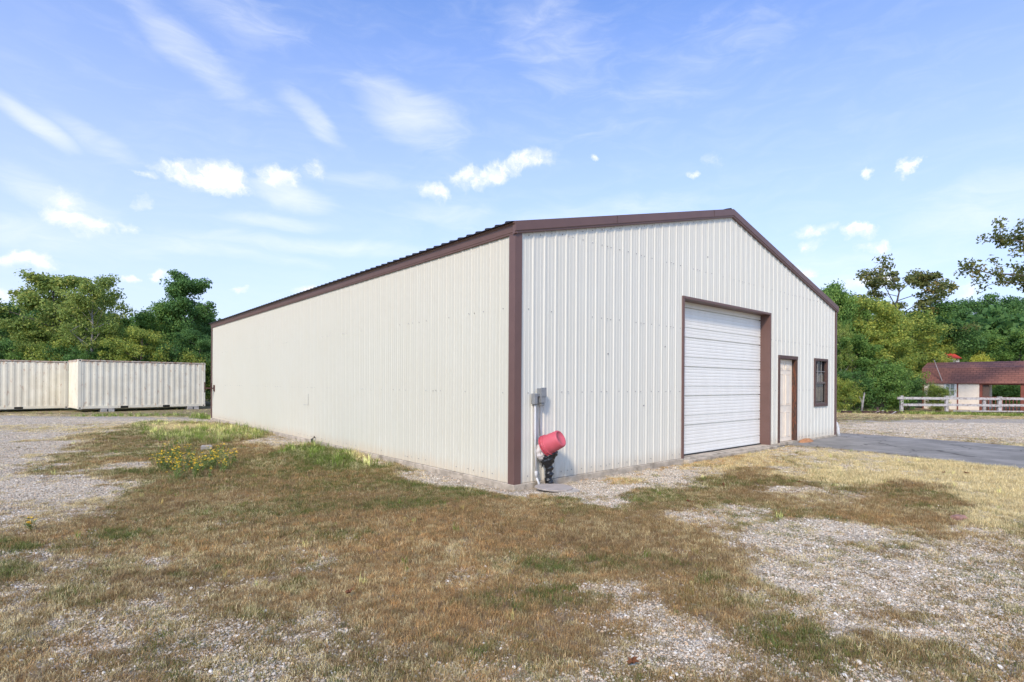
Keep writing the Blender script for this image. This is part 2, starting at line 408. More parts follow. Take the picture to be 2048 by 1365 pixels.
# ---- window, double hung
wn = thing('window', None, None, (WO[0], 0, WO[2])); wn.parent = bld
ww = WO[1]-WO[0]; wh = WO[3]-WO[2]
mb = MB()
for a, b in (((-.03, -.036, -.03), (.045, .05, wh+.03)), ((ww-.045, -.036, -.03), (ww+.03, .05, wh+.03)), ((.045, -.038, wh-.035), (ww-.045, .05, wh+.03)), ((.045, -.038, -.03), (ww-.045, .05, .045))): mb.box(a, b)
mb.build('window_frame', M_trimdk, wn, bevel=.004)
mb = MB(); mid = wh*.5
mb.box((.045, .0, mid-.03), (ww-.045, .04, mid+.02))
for a, b in (((.045, .005, .045), (.075, .035, mid-.03)), ((ww-.075, .005, .045), (ww-.045, .035, mid-.03)), ((.075, .005, .045), (ww-.075, .035, .075))): mb.box(a, b)
mb.build('sash', simple('bronze_sash', lin(112, 100, 92), .5), wn)
mb = MB(); uz0, uz1 = mid+.02, wh-.035
for f in (1/3, 2/3): mb.box((.045+(ww-.09)*f-.007, .018, uz0), (.045+(ww-.09)*f+.007, .034, uz1))
mb.box((.045, .019, (uz0+uz1)/2-.007), (ww-.045, .033, (uz0+uz1)/2+.007)); mb.build('muntin', simple('muntin_paint', (.35, .33, .30), .5), wn)
MB().box((.05, .036, uz0), (ww-.05, .040, uz1)).build('pane', M_glass, wn)
MB().box((.076, .018, .076), (ww-.076, .022, mid-.031)).build('pane', M_glass, wn)
mb = MB(); vs = []; fs = []
for i in range(30):
    xx = .06+(ww-.12)*i/29; yy = .07+.012*sin(i*1.7)
    vs += [(xx, yy, .10), (xx, yy, mid+.26)]
    if i: fs.append((2*i-2, 2*i, 2*i+1, 2*i-1))
mb.add(vs, fs); mb.build('curtain', simple('curtain_cloth', (.62, .56, .42), .9, c2=(.3, .3, .3), scale=2, stretch=(3, 3, 1)), wn)
MB().box((-.3, .6, -.6), (ww+.3, .62, wh+.5)).build('interior_backing', M_inner, wn)
# repair patch outline on the side wall, screwed sheet
mb = MB(); py0, pz0, py1, pz1 = 7.88, .93, 8.2, 1.21
pass
mb = MB(); mb.box((-.0105, py0-.004, pz0-.008), (-.001, py1, pz0)); mb.box((-.0105, py0-.012, pz0), (-.001, py0-.004, pz1)); mb.build('patch_edge', simple('patch_edge_paint', (.45, .44, .40), .6), bld)
# steel bracket near the far end of the side wall
hk = MB(); Yh = 17.72
hk.bar((-.02, Yh, 1.24), (-.34, Yh, 1.24), .05, .05); hk.bar((-.34, Yh, 1.08), (-.34, Yh, 1.48), .03, .03, (0, 1, 0)); hk.bar((-.12, Yh, 1.12), (-.12, Yh, 1.44), .03, .03, (0, 1, 0)); hk.box((-.03, Yh-.08, 1.12), (-.001, Yh+.08, 1.36))
hk.build('wall_bracket', simple('rusty_steel', (.13, .06, .045), .8, var=.3, scale=20), bld)
hk = MB(); hk.bar((W+.03, .1, .42), (W+.10, -.02, .36), .045, .045)
def toW(a, b, z): # building local -> world
    return Vector((BX+a*cos(YAW)-b*sin(YAW), BY+a*sin(YAW)+b*cos(YAW), z))
def puttag(o, *a, **k): return tag(o, *a, **k)
# white downspout/vent hose at the right corner
pts = [(W+.06, .05, .47), (W+.10, .02, .40), (W+.15, -.01, .28), (W+.17, -.02, .12), (W+.18, -.03, .015)]
mb = MB().tube([toW(*p) for p in pts], [.045, .05, .05, .05, .052], 14)
tag(mb.build('drain_hose', simple('white_plastic', (.72, .72, .70), .45), smooth=True), 'short bent white drain hose at the foot of the building corner beside the asphalt', 'hose')
mb = MB(); p = toW(-.05, 9.55-1.85, 0)
q = Vector(P(634, 884, 14.0)); p0 = toW(-.10, 7.35, 0)
mb.tube([p0+Vector((0, 0, -.02)), p0+Vector((0, 0, .12)), p0+Vector((.05, .04, .17))], .03, 10)
tag(mb.build('pipe_stub', simple('black_pipe', (.02, .02, .02), .5), smooth=True), 'small black pipe stub poking up at the foot of the long cream side wall', 'pipe')

# ------------------------------------------------------------------ electrical boxes and pipes on the front wall near the corner
M_galv = simple('grey_box_paint', lin(150, 152, 152), .5, metal=.2, var=.1, scale=18, dirt=((.25, .24, .22), 18, .6, .5))
M_pvc = simple('white_pvc', lin(205, 203, 198), .45, var=.05)
eb = thing('electrical_box', 'grey electrical outlet box mounted on the front wall above the red bucket', 'electrical box', (BX, BY, 0), YAW)
mb = MB(); mb.box((.415, -.115, 1.22), (.505, -.02, 1.43)); mb.box((.405, -.123, 1.31), (.513, -.116, 1.44)); mb.build('box_body', M_galv, eb, bevel=.006)
MB().box((.43, -.105, 1.175), (.495, -.035, 1.219)).build('box_socket', M_galv, eb, bevel=.01)
mb = MB(); mb.tube([(.440, -.055, 1.18), (.440, -.05, .9), (.448, -.06, .72), (.50, -.11, .655)], .010, 8); mb.build('cable', simple('grey_cable', (.17, .17, .17), .5), eb, smooth=True)
MB().bar((.36, -.07, 1.335), (.415, -.07, 1.335), .035, .035).build('connector', M_galv, eb)
e2 = thing('conduit_box', 'narrow grey junction box above a thin white pipe left of the larger box', 'junction box', (BX, BY, 0), YAW)
MB().box((.300, -.100, 1.20), (.360, -.022, 1.355)).build('box_body', M_galv, e2, bevel=.006)
mb = MB(); mb.tube([(.345, -.06, 1.20), (.350, -.06, .6), (.362, -.07, .22)], .0155, 10); mb.tube([(.362, -.07, .235), (.364, -.072, .14)], .023, 10); mb.tube([(.364, -.072, .15), (.375, -.10, .08), (.40, -.135, -.03)], .017, 10)
mb.build('pipe', M_pvc, e2, smooth=True)

# ---- lumpy black bag wrapped round a riser
def lumpy(pts, rs, seed, nseg=28, n=18, amp=.16, fold=7):
    """tube through pts with folds"""
    pts = [Vector(p) for p in pts]; rr = np.random.RandomState(seed)
    T = np.linspace(0, len(pts)-1, nseg); rings = []; ph = rr.rand(8)*6
    mb = MB(); vs = []
    for t in T:
        i = min(int(t), len(pts)-2); f = t-i; c = pts[i].lerp(pts[i+1], f); r = rs[i]*(1-f)+rs[i+1]*f
        for k in range(n):
            a = 2*pi*k/n
            d = 1+amp*(sin(fold*a+ph[0]+t*3.1)*.35+sin(3*a+ph[1]-t*5)*.35+rr.uniform(-.5, .5)*.55)
            vs.append((c.x+r*d*cos(a), c.y+r*d*sin(a), c.z+rr.uniform(-.3, .3)*r*.18))
    m = len(T)
    mb.add(vs, [(i*n+k, i*n+(k+1) % n, (i+1)*n+(k+1) % n, (i+1)*n+k) for i in range(m-1) for k in range(n)]+[tuple(range(n)), tuple((m-1)*n+k for k in range(n))[::-1]])
    return mb
YB = 7.93
base = P(1099, 974, YB); base.z = -.02
q = lambda px, py, dy=0: P(px, py, YB+dy)
mb = lumpy([base, q(1099, 965), q(1097, 960), q(1097, 955), q(1099, 948), q(1097, 943), q(1099, 936), q(1096, 931), q(1094, 924), q(1096, 915), q(1102, 906), q(1103, 897)],
           [.045, .062, .060, .044, .062, .046, .062, .060, .098, .105, .10, .06], 3, 44, 22, .2)
t = thing('black_plastic_wrap', 'shiny black plastic bag taped in lumps around the standpipe under the red bucket', 'plastic wrap')
M_blk = simple('black_plastic', (.012, .012, .013), .28, spec=.6, bump=.6, bscale=40)
mb.build('wrap', M_blk, t, smooth=True)
for (px, py, r) in ((1097, 955, .042), (1097, 943, .042), (1096, 930, .055)):
    c = q(px, py); MB().tube([c+Vector((r*cos(a), r*sin(a), 0)) for a in np.linspace(0, 2*pi, 17)], .004, 6, False).build('tie', M_blk, t)
MB().tube([q(1086, 925), q(1085, 931, -.02), q(1083, 936, -.03)], [.008, .012, .003], 6).build('loose_end', M_blk, t)
mb = lumpy([q(1084, 922), q(1083, 916), q(1083, 908), q(1082, 899), q(1084, 890), q(1090, 886)], [.03, .078, .092, .09, .075, .03], 9, 26, 20, .16)
tag(mb.build('white_bag', simple('white_plastic_bag', lin(214, 206, 200), .4, var=.06, bump=.5, bscale=30), smooth=True), 'crumpled white plastic bag stuffed behind the rim of the red bucket', 'bag')
# ---- red bucket, tipped over the pipe end
bk = thing('red_bucket', 'faded red plastic bucket hung upside down over the standpipe by the building corner', 'bucket')
M_red = simple('faded_red_plastic', lin(206, 92, 102), .55, var=.05, scale=8)
rimc = P(1091, 892.5, YB-.02); axis = Vector((.205, -.135, .125)).normalized()
MR = Matrix.Translation(rimc) @ axis.to_track_quat('Z', 'Y').to_matrix().to_4x4()
mb = MB(); H = .285
mb.lathe([(.144, 0), (.150, 0), (.151, .05), (.142, .052), (.141, .07), (.128, H-.018), (.120, H-.004), (.112, H), (.098, H), (.094, H-.010), (0, H-.010), (0, H-.018), (.115, H-.018), (.136, .06), (.144, 0)], MR, 48)
mb.build('bucket_body', M_red, bk, smooth=False).data.polygons.foreach_set('use_smooth', [True]*(14*48))
mb = MB()
for k in range(16):
    a = 2*pi*k/16; c = Vector((cos(a), sin(a), 0)); mb.bar(MR @ (c*.152+Vector((0, 0, .004))), MR @ (c*.152+Vector((0, 0, .047))), .006, .006, MR.to_3x3() @ c)
mb.lathe([(.150, -.004), (.160, -.004), (.160, .006), (.150, .006)], MR, 48); mb.lathe([(.142, .048), (.156, .048), (.156, .056), (.142, .056)], MR, 48)
mb.build('rim', M_red, bk)
mb = MB(); arc = []
mi = MR.to_3x3().inverted() @ Vector((.1, -.25, -1)); mi.z = 0; mi.normalize(); perp = Vector((-mi.y, mi.x, 0))
for a in np.linspace(0, pi, 26): arc.append(MR @ (perp*.160*cos(a)+mi*.150*sin(a)*.86+Vector((0, 0, -.10*sin(a)+.02))))
mb.tube(arc, .0028, 6); mb.build('handle', simple('steel_wire', (.25, .24, .23), .4, metal=.8), bk, smooth=True)
mb = MB().tube(arc[11:15], .008, 8); mb.build('grip', simple('pale_red_grip', lin(205, 140, 145), .5), bk, smooth=True)
# ---- weathered board on the gravel
cx, cy = G(1108, 980); t = thing('weathered_board', 'weathered grey round plywood lid lying on the gravel under the standpipe', 'board', (cx, cy, .02), .18)
t.rotation_euler = (.03, .02, -.12)
random.seed(8)
def disc(rx, ry, n, z0, z1, jag, cxo=0, cyo=0):
    mb = MB(); a = [(cxo+rx*(1+random.uniform(-jag, jag))*cos(2*pi*k/n), cyo+ry*(1+random.uniform(-jag, jag))*sin(2*pi*k/n)) for k in range(n)]
    mb.add([(x, y, z0) for x, y in a]+[(x, y, z1) for x, y in a], [(i, (i+1) % n, n+(i+1) % n, n+i) for i in range(n)]+[tuple(range(n))[::-1], tuple(range(n, 2*n))]); return mb
disc(.27, .21, 30, .005, .024, .04).build('lid', simple('grey_weathered_wood', lin(190, 178, 165), .9, var=.18, scale=5, stretch=(1, 9, 1), bump=.6, bscale=25), t)
disc(.25, .17, 26, -.014, .003, .06, .10, -.03).build('lower_ply', simple('pale_ply', lin(190, 180, 165), .9, var=.15), t)

# ------------------------------------------------------------------ ground cover maps
rs0 = np.random.RandomState(11); _T = rs0.rand(512, 512)
def vnoise(x, y):
    xi = np.floor(x).astype(int); yi = np.floor(y).astype(int); fx = x-xi; fy = y-yi
    fx = fx*fx*(3-2*fx); fy = fy*fy*(3-2*fy); g = lambda a, b: _T[a % 512, b % 512]
    return (g(xi, yi)*(1-fx)+g(xi+1, yi)*fx)*(1-fy)+(g(xi, yi+1)*(1-fx)+g(xi+1, yi+1)*fx)*fy
def fbm(x, y, s, o=4, r=.55):
    v = 0; a = 1; t_ = 0
    for i in range(o): v = v+a*vnoise(x*s+17.3*i, y*s+9.1*i); t_ += a; a *= r; s *= 2.03
    return v/t_
def sstep(a, b, x):
    t_ = np.clip((x-a)/(b-a), 0, 1); return t_*t_*(3-2*t_)
# painter's list of patches: box in the photograph -> ellipse on the ground: (x0,y0,x1,y1, cover, green, straw, orange, tall)
BL = [
 # foreground mixed turf (cover kept sparse so gravel shows between blades)
 (-900, 1020, 2900, 1700, .46, .22, .14, .06, 0),
 # road left
 (-1400, 828, 150, 1050, .03, .2, .5, .1, 0), (-1400, 835, 100, 1040, .03, .2, .5, .1, 0), (-300, 838, 300, 900, .03, 0, 1, 0, 0),
 (-900, 820, 430, 849, .03, 0, 1, 0, 0),
 (-200, 850, 330, 866, .45, .05, .75, .35, 0), (-120, 904, 88, 914, .5, .05, .75, .3, 0), (110, 884, 230, 900, .6, .2, .3, .1, 0), (-300, 823, 380, 829, .6, .3, .6, .3, 0),
 (100, 868, 330, 896, .75, .12, .45, .2, 0),
 # lawn
 (150, 842, 640, 930, .97, .40, .12, .06, .1), (170, 880, 900, 1010, .97, .36, .08, .05, .1), (230, 930, 1150, 1130, .97, .28, .08, .06, 0),
 (-500, 868, 150, 1045, .03, .2, .5, .1, 0), (-300, 925, 195, 1000, .05, .2, .5, .1, 0), (600, 975, 1290, 1135, .96, .20, .06, .08, 0), (1000, 1000, 1480, 1180, .93, .10, .10, .10, 0), (190, 965, 560, 1080, .8, .28, .15, .10, 0),
 (80, 1030, 420, 1080, .62, .25, .15, .12, 0), (300, 1060, 1500, 1260, .72, .10, .20, .20, 0), (900, 1010, 1240, 1060, .93, .15, .1, .1, 0),
 # browner swaths
 (560, 1010, 1000, 1060, .97, .05, .05, .10, 0), (700, 1060, 1250, 1110, .95, .02, .08, .25, 0), (1080, 1020, 1300, 1080, .95, .0, .1, .1, 0),
 (560, 1070, 900, 1120, .9, .12, .1, .3, 0), (600, 1120, 1100, 1220, .85, .05, .25, .35, 0), (880, 1180, 1330, 1230, .85, .45, .05, .02, .1),
 (480, 880, 620, 905, .95, .05, .2, .2, 0), (1080, 1110, 1420, 1160, .85, .35, .05, .05, .0),
 # bright green along the wall and the far end
 (240, 842, 480, 872, .95, .55, .45, .05, .5), (330, 862, 540, 890, .95, .85, .30, 0, .9), (300, 850, 420, 862, .95, .5, .8, .1, .3), (400, 848, 560, 876, .9, .6, .5, .05, .7),
 (540, 874, 720, 918, .97, .8, .15, 0, .55), (600, 890, 860, 950, .98, .9, .1, 0, .5), (690, 900, 760, 930, .95, .6, .6, 0, .9), (760, 920, 840, 968, .97, .75, .45, 0, .8),
 (720, 950, 1000, 990, .98, .85, 0, 0, .2), (880, 972, 1120, 1000, .96, .6, .05, 0, .15), (400, 935, 900, 990, .97, .42, .0, .0, .05), (1030, 985, 1250, 1008, .8, .5, .05, .1, 0),
 (640, 1000, 860, 1030, .97, .4, .0, .0, .05),
 # gravel strips beside the walls
 (520, 866, 640, 892, .20, .3, .4, 0, 0), (700, 905, 860, 938, .35, .3, .5, 0, .3), (780, 925, 1000, 966, .10, .2, .2, 0, 0), (830, 950, 1040, 985, .06, .2, .3, 0, 0),
 (960, 962, 1200, 1000, .04, .2, .3, .3, 0), (1080, 930, 1420, 1002, .06, .1, .3, .6, 0), (1230, 905, 1480, 965, .08, .1, .3, .6, 0), (1120, 975, 1260, 1015, .12, .2, .2, .2, 0),
 (1190, 955, 1300, 972, .6, 0, .5, .9, 0), (1060, 985, 1110, 1000, .25, .2, .2, .6, 0), (1130, 940, 1230, 952, .4, 0, .5, .8, 0), (1370, 900, 1470, 916, .5, .4, .3, .4, 0),
 (1470, 888, 1620, 910, .45, .05, .7, .6, 0), (1360, 912, 1560, 950, .62, 0, .55, .85, 0), (1440, 896, 1540, 940, .6, 0, .7, .6, 0),
 # pale straw on the right
 (1530, 890, 2500, 1010, .62, .22, .85, .08, .25), (1750, 930, 2700, 1060, .66, .20, .85, .05, .25), (1600, 896, 1900, 925, .5, .05, .8, .1, .1), (1480, 930, 1640, 965, .4, .1, .7, .3, 0),
 # brown turf islands right
 (1240, 978, 1440, 1030, .9, .35, .05, .1, 0), (1420, 955, 1640, 1050, .93, .16, .05, .12, 0), (1640, 965, 1950, 1045, .9, .08, .08, .15, 0), (1460, 935, 1560, 955, .8, .2, .1, .1, 0),
 (1370, 975, 1480, 1005, .85, .25, .1, .1, 0), (1560, 985, 1750, 1012, .6, .1, .3, .15, 0),
 # bare gravel
 (1330, 1005, 1600, 1050, .16, .2, .2, .2, 0), (1500, 1035, 1800, 1110, .10, .2, .2, .1, 0), (1530, 975, 1650, 1003, .2, .1, .3, .1, 0), (1470, 1060, 1720, 1200, .15, .2, .2, .1, 0),
 (1650, 1080, 2200, 1400, .20, .3, .15, .02, 0), (1640, 1220, 1850, 1340, .14, .2, .2, .02, 0), (1300, 1240, 1560, 1310, .3, .2, .2, .1, 0), (1150, 1170, 1300, 1210, .25, .2, .3, .2, 0),
 (1110, 1200, 1260, 1260, .35, .1, .2, .3, 0), (500, 1080, 720, 1150, .5, .1, .3, .2, 0), (150, 1080, 420, 1140, .55, .15, .3, .2, 0), (840, 1140, 980, 1160, .5, .1, .2, .2, 0),
 (-50, 1180, 330, 1420, .36, .25, .2, .1, 0), (150, 1210, 420, 1300, .36, .25, .2, .05, 0), (300, 1100, 430, 1145, .28, .1, .3, .1, 0), (500, 1145, 640, 1180, .3, .1, .3, .1, 0),
 (880, 1080, 960, 1120, .5, .1, .3, .2, 0), (380, 1290, 700, 1400, .4, .2, .3, .1, 0), (850, 1290, 1250, 1400, .45, .15, .3, .3, 0),
 # near green tufts
 (-40, 1125, 90, 1160, .85, .7, .1, 0, .2), (-60, 1078, 80, 1105, .7, .5, .1, 0, .1), (90, 1170, 260, 1225, .9, .55, .1, 0, .2), (190, 1050, 300, 1075, .8, .7, .1, 0, .1),
 (440, 1210, 560, 1245, .8, .45, .3, 0, .2), (1390, 1140, 1460, 1190, .85, .7, .1, 0, .2), (1340, 1160, 1600, 1240, .72, .25, .1, 0, .1), (1560, 1280, 1900, 1370, .66, .3, .1, 0, .1),
 (1700, 1225, 1900, 1260, .6, .35, .1, 0, .1), (1450, 1235, 1660, 1300, .78, .45, .1, 0, .1), (1080, 1190, 1260, 1230, .8, .5, .1, 0, .1), (240, 1235, 420, 1290, .45, .4, .3, 0, .1), (560, 1150, 640, 1185, .7, .5, .3, 0, .2),
 # far right drive and verge
 (1640, 832, 3200, 892, .04, .2, .5, .1, 0), (1660, 842, 3000, 880, .03, .2, .5, .1, 0), (1500, 825, 3400, 842, .9, .05, .75, .5, 0), (1640, 820, 3200, 829, .85, .3, .3, .4, .2),
]
BW = []
for x0, y0, x1, y1, *r_ in BL:
    y0 = max(y0, 779+.006*(x0-1025)); ym = (y0+y1)/2
    _, ya = G((x0+x1)/2, y0); _, yb = G((x0+x1)/2, y1); yc = (ya+yb)/2; ry_ = abs(ya-yb)/2
    xa = ray(x0, ym)[0]; xb = ray(x1, ym)[0]; kx = (xa+xb)/2
    BW.append((kx*yc, yc, (xb-xa)/2*yc, ry_, kx, r_))     # sheared ellipse: x-axis follows the line of sight of its centre
def cover(X, Y):
    dx = (fbm(X+31, Y, .9, 4)-.5); dy = (fbm(X, Y+77, .9, 4)-.5)
    c = np.full(X.shape, .5); g = np.full(X.shape, .25); s = np.full(X.shape, .3); o = np.full(X.shape, .1); t_ = np.zeros(X.shape)
    far = sstep(22, 30, np.hypot(X, Y)); c = c*(1-far)+.9*far; g = g*(1-far)+.55*far
    for cx_, cy_, rx_, ry_, kx_, (cc, gg, ss, oo, tt) in BW:
        ywp = Y+dy*min(2.6, ry_*1.6); xwp = X+dx*min(2.6, rx_*1.2)
        d = np.sqrt(((xwp-cx_-kx_*(ywp-cy_))/rx_)**2+((ywp-cy_)/ry_)**2)
        wgt = 1-sstep(.72, 1.12, d)
        c += (cc-c)*wgt; g += (gg-g)*wgt; s += (ss-s)*wgt; o += (oo-o)*wgt; t_ += (tt-t_)*wgt
    c = c+(.24-.17*sstep(-.6, 1.2, X/np.maximum(Y, 1)*5))*(1-sstep(7, 10, Y))*(c > .15)
    n_ = fbm(X, Y, 1.3, 5, .65); n2_ = fbm(X+5, Y+9, 3.4, 3)*.55+fbm(X+3, Y+2, 8.5, 3)*.45
    c2 = np.clip(c+((n_-.5)*1.15+(n2_-.5)*1.6)*np.clip(1.2-np.abs(c-.5)*1.9, .12, 1), 0, 1)
    g = np.clip(g+(fbm(X+90, Y, 1.1, 4)-.5)*1.3, 0, 1); o = np.clip(o+(fbm(X, Y+140, .8, 4)-.5)*.7, 0, 1)
    s = np.clip(s+(fbm(X+50, Y+40, 1.6, 3)-.5)*.5, 0, 1)
    return c2, g, s, o, t_
def terr(X, Y):
    left = sstep(20, 27, Y)*sstep(2, -6, X) if False else sstep(20, 27, Y)*(1-sstep(-6, 2, X))
    z = -.15*left
    near = 1-sstep(14, 30, np.hypot(X, Y)); a = X-BX; b = Y-BY
    u = a*cos(YAW)+b*sin(YAW); v = -a*sin(YAW)+b*cos(YAW)
    dist = np.maximum(np.maximum(-u, u-W), np.maximum(-v, v-L)); dd = sstep(.1, 1.2, dist)
    return z+((fbm(X, Y, .5, 3)-.5)*.07+(fbm(X+8, Y, 2.2, 3)-.5)*.03)*near*dd - .02*(1-dd)
def axis_pts(segs):
    r_ = []
    for a, b, st in segs: r_ += list(np.arange(a, b, st))
    return np.array(r_+[segs[-1][1]])
xs = axis_pts([(-600, -100, 50), (-100, -40, 6), (-40, -14, .8), (-14, -8, .2), (-8, 9, .085), (9, 16, .18), (16, 40, .7), (40, 100, 6), (100, 600, 50)])
ys = axis_pts([(-300, -20, 40), (-20, 1, 3), (1, 2.4, .3), (2.4, 10, .075), (10, 18, .14), (18, 34, .4), (34, 70, 3), (70, 200, 20), (200, 1000, 80)])
XX, YY = np.meshgrid(xs, ys); C = cover(XX, YY); ZZ = terr(XX, YY)
nx, ny = len(xs), len(ys)
me = bpy.data.meshes.new('ground'); me.vertices.add(nx*ny)
me.vertices.foreach_set('co', np.stack([XX, YY, ZZ], -1).astype(np.float32).ravel())
ii = (np.arange(ny-1)[:, None]*nx+np.arange(nx-1)[None]).ravel()
quads = np.stack([ii, ii+1, ii+nx+1, ii+nx], -1)
me.loops.add(quads.size); me.loops.foreach_set('vertex_index', quads.ravel().astype(np.int32))
me.polygons.add(len(quads)); me.polygons.foreach_set('loop_start', (np.arange(len(quads))*4).astype(np.int32))
me.update(); me.validate()
me.polygons.foreach_set('use_smooth', [True]*len(quads))
at = me.attributes.new('cover', 'FLOAT_COLOR', 'POINT'); at.data.foreach_set('color', np.stack([C[0], C[1], C[2], C[3]], -1).astype(np.float32).ravel())
ground = bpy.data.objects.new('ground', me); COL.objects.link(ground); tag(ground, 'gravel yard with patchy dry brown grass growing over it', None, None, 'structure')

STONE = [(0, lin(124, 116, 100)), (.2, lin(168, 158, 141)), (.42, lin(196, 185, 166)), (.6, lin(216, 204, 183)), (.75, lin(228, 214, 190)), (.86, lin(220, 190, 154)), (.93, lin(236, 229, 213)), (1, lin(244, 239, 226))]
m, n, p, o = new_mat('gravel_and_turf')
gp = n.node('ShaderNodeNewGeometry').outputs['Position']
def stones(scale):
    v = n.node('ShaderNodeTexVoronoi', {'Vector': gp, 'Scale': scale, 'Randomness': 1.0}, feature='F1')
    ve = n.node('ShaderNodeTexVoronoi', {'Vector': gp, 'Scale': scale, 'Randomness': 1.0}, feature='DISTANCE_TO_EDGE')
    r_ = n.node('ShaderNodeSeparateColor', {0: v.outputs['Color']}).outputs[0]
    c = n.ramp(r_, STONE)
    return n.mix(n.rng(ve.outputs[0], .0, .12, .55, 0), c, lin(138, 122, 104)), ve.outputs[0], v.outputs[0]
s1, e1, _ = stones(60); s2, e2, _ = stones(105)
pick = n.rng(n.noise(gp, 9, 3), .42, .58)
grav = n.mix(pick, s1, s2)
grav = n.mix(n.rng(n.noise(gp, .8, 4), .35, .75, 0, .35), grav, lin(188, 166, 140))
at = n.node('ShaderNodeAttribute', attribute_name='cover'); sr = n.node('ShaderNodeSeparateColor', {0: at.outputs['Color']})
fine = n.noise(gp, 26, 5, .7); fine2 = n.noise(gp, 110, 4, .7)
th = n.mix(fine2, lin(104, 86, 66), lin(164, 142, 110))
th = n.mix(n.math('MULTIPLY', sr.outputs[1], .62), th, lin(86, 92, 44))
th = n.mix(n.math('MULTIPLY', sr.outputs[2], .8), th, lin(196, 172, 120))
th = n.mix(n.math('MULTIPLY', at.outputs['Alpha'], .7), th, lin(176, 140, 100))
gm = n.rng(n.math('ADD', sr.outputs[0], n.math('MULTIPLY', n.math('SUBTRACT', fine, .5), 1.7)), .22, .86, 0, .92)
n.l.new(n.mix(gm, grav, th), p.inputs['Base Color']); p.inputs['Roughness'].default_value = .95; p.inputs['Specular IOR Level'].default_value = .15
hh = n.math('ADD', n.math('MINIMUM', n.mix(pick, e1, e2), .25), n.math('MULTIPLY', fine2, .2))
b = n.node('ShaderNodeBump', {'Height': hh, 'Strength': .8, 'Distance': .035}); n.l.new(b.outputs[0], p.inputs['Normal'])
ground.data.materials.append(m)

# asphalt apron
def inbld(X, Y, mgn=.0):
    a = X-BX; b = Y-BY; u = a*cos(YAW)+b*sin(YAW); v = -a*sin(YAW)+b*cos(YAW)
    return (u > -mgn) & (u < W+mgn) & (v > -mgn) & (v < L+mgn)
lowpx = [(1548, 888.5), (1575, 891), (1610, 893.5), (1680, 900), (1760, 908), (1850, 918), (1950, 930), (2048, 941)]
low = [G(*q_) for q_ in lowpx]; low.append((13.5, 7.9)); low.append((26, 1.2))
topl = [(40, 6.0), (22, 11.2)]+[G(*q_) for q_ in ((2048, 896), (1950, 888), (1850, 880), (1760, 873.5), (1700, 869.5), (1678, 868.5))]
c1 = toW(W+.03, -.045, 0); c0 = toW(8.13, -.045, 0)
poly = low+topl+[(c1.x, c1.y), (c0.x, c0.y)]
dense = []; rr = random.Random(4)
for i in range(len(poly)):
    a = Vector(poly[i]); b_ = Vector(poly[(i+1) % len(poly)]); k = max(1, int((b_-a).length/.10)) if i < len(low)+len(topl)-1 else 1; k = min(k, 80)
    for j in range(k):
        q_ = a.lerp(b_, j/k); q_ = q_+Vector((vnoise(np.array([q_.x*3.]), np.array([q_.y*3.]))[0]-.5, vnoise(np.array([q_.x*3.+9]), np.array([q_.y*3.]))[0]-.5))*(.09 if i < len(low)+len(topl)-1 and (i or j) else 0); jt = .035 if 0 < i < len(low)+len(topl)-1 or j else 0
        dense.append((q_.x+rr.uniform(-jt, jt), q_.y+rr.uniform(-jt, jt)))
from mathutils.geometry import delaunay_2d_cdt
vv, _e, ff, *_r = delaunay_2d_cdt([Vector(q_) for q_ in dense], [], [list(range(len(dense)))], 1, 1e-5)
amb = MB(); amb.add([(v.x, v.y, .030) for v in vv], [tuple(f) for f in ff]); k = len(dense)
amb.add([(x, y, .030) for x, y in dense]+[(x, y, -.06) for x, y in dense], [(i, (i+1) % k, k+(i+1) % k, k+i) for i in range(k)])
me = bpy.data.meshes.new('asphalt'); me.from_pydata(amb.v, [], amb.f);  ao = bpy.data.objects.new('asphalt_apron', me); COL.objects.link(ao)
tag(ao, 'grey asphalt apron in front of the doors', None, None, 'structure')
m, n, p, o = new_mat('worn_asphalt'); gp = n.node('ShaderNodeNewGeometry').outputs['Position']
ca = n.mix(n.rng(n.noise(gp, 1.1, 6, .65), .3, .7), lin(126, 123, 116), lin(160, 155, 146)); ca = n.mix(n.rng(n.noise(gp, 60, 4, .8), .45, .7, 0, .55), ca, lin(160, 150, 137))
ca = n.mix(n.rng(n.noise(gp, 3.5, 5, .7), .58, .66, 0, .35), ca, lin(96, 93, 90))
crk = n.node('ShaderNodeTexVoronoi', {'Vector': n.vmath('ADD', gp, n.vmath('MULTIPLY', n.noise(gp, 2.0, 4, out=1), (.5, .5, 0)).outputs[0]).outputs[0], 'Scale': .55}, feature='DISTANCE_TO_EDGE').outputs[0]
ca = n.mix(n.rng(crk, .0, .014, .6, 0), ca, lin(70, 66, 62))
n.l.new(ca, p.inputs['Base Color']); p.inputs['Roughness'].default_value = 1; p.inputs['Specular IOR Level'].default_value = .1
b = n.node('ShaderNodeBump', {'Height': n.noise(gp, 90, 4, .7), 'Strength': .5, 'Distance': .01}); n.l.new(b.outputs[0], p.inputs['Normal']); me.materials.append(m)
pa = np.array(dense)
def inpoly(X, Y, A):
    r_ = np.zeros(X.shape, bool); j = len(A)-1
    for i in range(len(A)):
        xi, yi = A[i]; xj, yj = A[j]
        if yi != yj: r_ ^= ((yi > Y) != (yj > Y)) & (X < (xj-xi)*(Y-yi)/(yj-yi)+xi)
        j = i
    return r_

